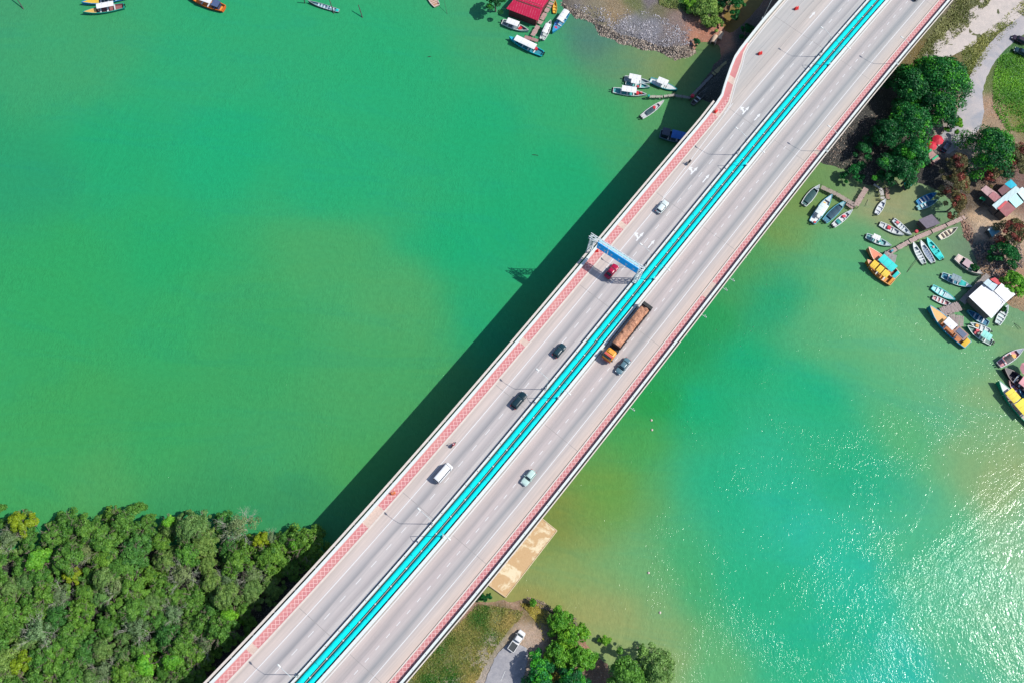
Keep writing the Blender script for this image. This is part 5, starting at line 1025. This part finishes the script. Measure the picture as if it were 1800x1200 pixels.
# scattered ground cover
def scatter(name, n, polypx, zoff, mat, lab, cat, kind='blade', smin=.1, smax=.3, seed=1, col_attr=True, dens=None, z=1.2):
    g = np.random.default_rng(seed); poly = np.array([tuple(U(x, y, z))[:2] for x, y in polypx]); lo, hi = poly.min(0), poly.max(0)
    P = g.uniform(lo, hi, (n*4, 2)); P = P[inpoly(P, poly) > 0]; P = P[fbm(P, 4, seed+20)+g.normal(0, .10, len(P)) > (dens or .35)][:n]; Z = height_from(sdist(P), P)+zoff; m_ = len(P); V = []; F = []
    if kind == 'blade':
        s = g.uniform(smin, smax, m_)[:, None]; a = g.uniform(0, 2*PI, m_); t1 = np.column_stack([np.cos(a), np.sin(a), g.uniform(-.4, .4, m_)]); t2 = np.column_stack([-np.sin(a), np.cos(a), g.uniform(.1, 1.2, m_)])
        c0 = np.column_stack([P, Z]); V = np.stack([c0-t1*s*.3, c0+t1*s*.3, c0+t2*s+t1*s*.2, c0+t2*s-t1*s*.2], 1).reshape(-1, 3); F = np.arange(m_*4).reshape(-1, 4)
        C = np.repeat(np.column_stack([np.clip(g.uniform(0, .4, m_)+(fbm(P, 7, seed+70)-.32)*2.0, 0, 1), np.zeros(m_), np.zeros(m_)]), 4, 0)
    else:
        base = np.array([(1, 0, -.3), (0, 1, -.3), (-1, 0, -.3), (0, -1, -.3), (.6, .5, .5), (-.5, .6, .5), (-.6, -.5, .45), (.5, -.6, .5)])
        fb_ = np.array([(0, 1, 5, 4), (1, 2, 6, 5), (2, 3, 7, 6), (3, 0, 4, 7), (4, 5, 6, 7)]); s = g.uniform(smin, smax, (m_, 1, 1))
        V = (np.column_stack([P, Z])[:, None, :]+base[None]*s*g.uniform(.6, 1.3, (m_, 8, 3))).reshape(-1, 3); F = (fb_[None]+np.arange(m_)[:, None, None]*8).reshape(-1, 4)
        C = np.repeat(np.column_stack([g.uniform(0, 1, m_), np.zeros(m_), np.zeros(m_)]), 8, 0)
    me = bpy.data.meshes.new(name); me.vertices.add(len(V)); me.vertices.foreach_set('co', V.astype(np.float32).ravel()); me.loops.add(len(F)*4); me.loops.foreach_set('vertex_index', F.astype(np.int32).ravel()); me.polygons.add(len(F))
    me.polygons.foreach_set('loop_start', np.arange(0, len(F)*4, 4, dtype=np.int32)); me.polygons.foreach_set('loop_total', np.full(len(F), 4, dtype=np.int32)); me.update()
    at = me.color_attributes.new('leaf', 'FLOAT_COLOR', 'POINT'); at.data.foreach_set('color', np.column_stack([C, np.ones(len(C))]).astype(np.float32).ravel()); me.materials.append(mat)
    o = bpy.data.objects.new(name, me); COL.objects.link(o); return stuff(o, lab, cat)
lm_gr = leafmat('grass_blade', (50, 120, 38), (200, 182, 118)); 
def stonemat(name, c1, c2):
    m, t, b = newmat(name); at = N(t, 'ShaderNodeAttribute', attribute_name='leaf'); sp_ = N(t, 'ShaderNodeSeparateColor'); t.links.new(at.outputs['Color'], sp_.inputs[0])
    t.links.new(mix(t, ramp(t, sp_.outputs[0], [(.2, 0), (1, 1)]), A(*c1), A(*c2)), b.inputs['Base Color']); setv(b, Roughness=.9); return m
scatter('grass', 24000, [(715, 1200), (840, 1060), (900, 1070), (925, 1075), (895, 1105), (870, 1140), (835, 1200), (800, 1260), (690, 1260)], 0, lm_gr, 'tall rough grass between the bridge and the access road', 'grass', smin=.12, smax=.32, seed=3, dens=.42)
scatter('grass', 7000, [(915, 1060), (950, 1060), (990, 1075), (1010, 1090), (960, 1100), (955, 1160), (1000, 1200), (930, 1200), (960, 1140), (945, 1095)], 0, leafmat('dry_grass', (150, 140, 60), (205, 190, 95)), 'dry yellowish grass around the sandy turnaround', 'grass', smin=.12, smax=.3, seed=4, dens=.45)
scatter('grass', 12000, [(1755, 100), (1800, 85), (1850, 85), (1850, 240), (1770, 230), (1745, 190), (1745, 140)], 0, leafmat('lawn', (40, 125, 40), (130, 200, 60)), 'bright green lawn right of the curving lane', 'grass', smin=.15, smax=.4, seed=5)
scatter('grass', 9000, [(1625, 80), (1680, 0), (1760, -20), (1700, 50), (1640, 100), (1600, 120)], 0, leafmat('scrub', (130, 138, 72), (190, 185, 120)), 'dull scrubby grass between the parapet and the dirt track', 'grass', smin=.15, smax=.45, seed=6)
scatter('grass', 7000, [(1730, 60), (1800, 0), (1830, 0), (1780, 50), (1740, 90), (1715, 130), (1700, 140), (1690, 90)], 0, leafmat('verge', (125, 145, 70), (180, 185, 110)), 'grass verge between the dirt track and the curving lane', 'grass', smin=.15, smax=.4, seed=7)
scatter('grass', 5000, [(1150, -20), (1200, -5), (1250, 15), (1240, 32), (1205, 22), (1160, 10)], 0, lm_gr, 'mixed weeds at the top of the rubble bank', 'grass', smin=.15, smax=.45, seed=8)
scatter('rubble', 5000, [(984, 0), (1000, 14), (1040, 30), (1056, 45), (1090, 62), (1120, 70), (1170, 85), (1215, 84), (1228, 90), (1190, 112), (1150, 95), (1085, 76), (1045, 56), (1038, 42), (1000, 30), (980, 14)], .05, stonemat('rubble', (70, 62, 58), (225, 205, 185)), 'broken stones and rubbish along the rubble bank waterline', 'rubble', 'stone', .07, .28, 9, dens=.2, z=.5)
scatter('pebbles', 1800, [(1000, 8), (1130, 20), (1215, 50), (1220, 80), (1170, 84), (1090, 60), (1045, 32)], .03, stonemat('pebble', (125, 120, 125), (225, 220, 225)), 'small stones strewn over the grey rubble bank', 'rubble', 'stone', .05, .22, 10, dens=.48, z=1)
scatter('rubble', 220, [(1690, 380), (1710, 400), (1712, 430), (1700, 420), (1688, 400)], .05, stonemat('rubble_b', (130, 90, 75), (225, 185, 160)), 'brown debris around the sandy mound', 'rubble', 'stone', .06, .22, 11, dens=.1, z=1)
scatter('rubble', 1500, [(1445, 240), (1560, 190), (1590, 320), (1520, 325), (1460, 292)], .05, stonemat('rubble_c', (60, 55, 50), (215, 190, 170)), 'litter and driftwood on the shaded bank under the trees', 'rubble', 'stone', .06, .2, 12, dens=.3, z=1)
scatter('rubble', 900, [(925, 1048), (960, 1056), (1000, 1072), (1018, 1088), (1005, 1088), (950, 1068)], .05, stonemat('rubble_d', (70, 65, 60), (190, 165, 140)), 'small rocks along the tip of the bottom shore', 'rubble', 'stone', .06, .2, 13, dens=.1, z=.5)
scatter('rubble', 1200, [(1715, 430), (1790, 420), (1800, 470), (1750, 490), (1725, 480)], .05, stonemat('rubble_e', (75, 80, 85), (200, 170, 150)), 'litter in the shaded yard behind the white roof', 'rubble', 'stone', .06, .3, 14, dens=.2, z=1)
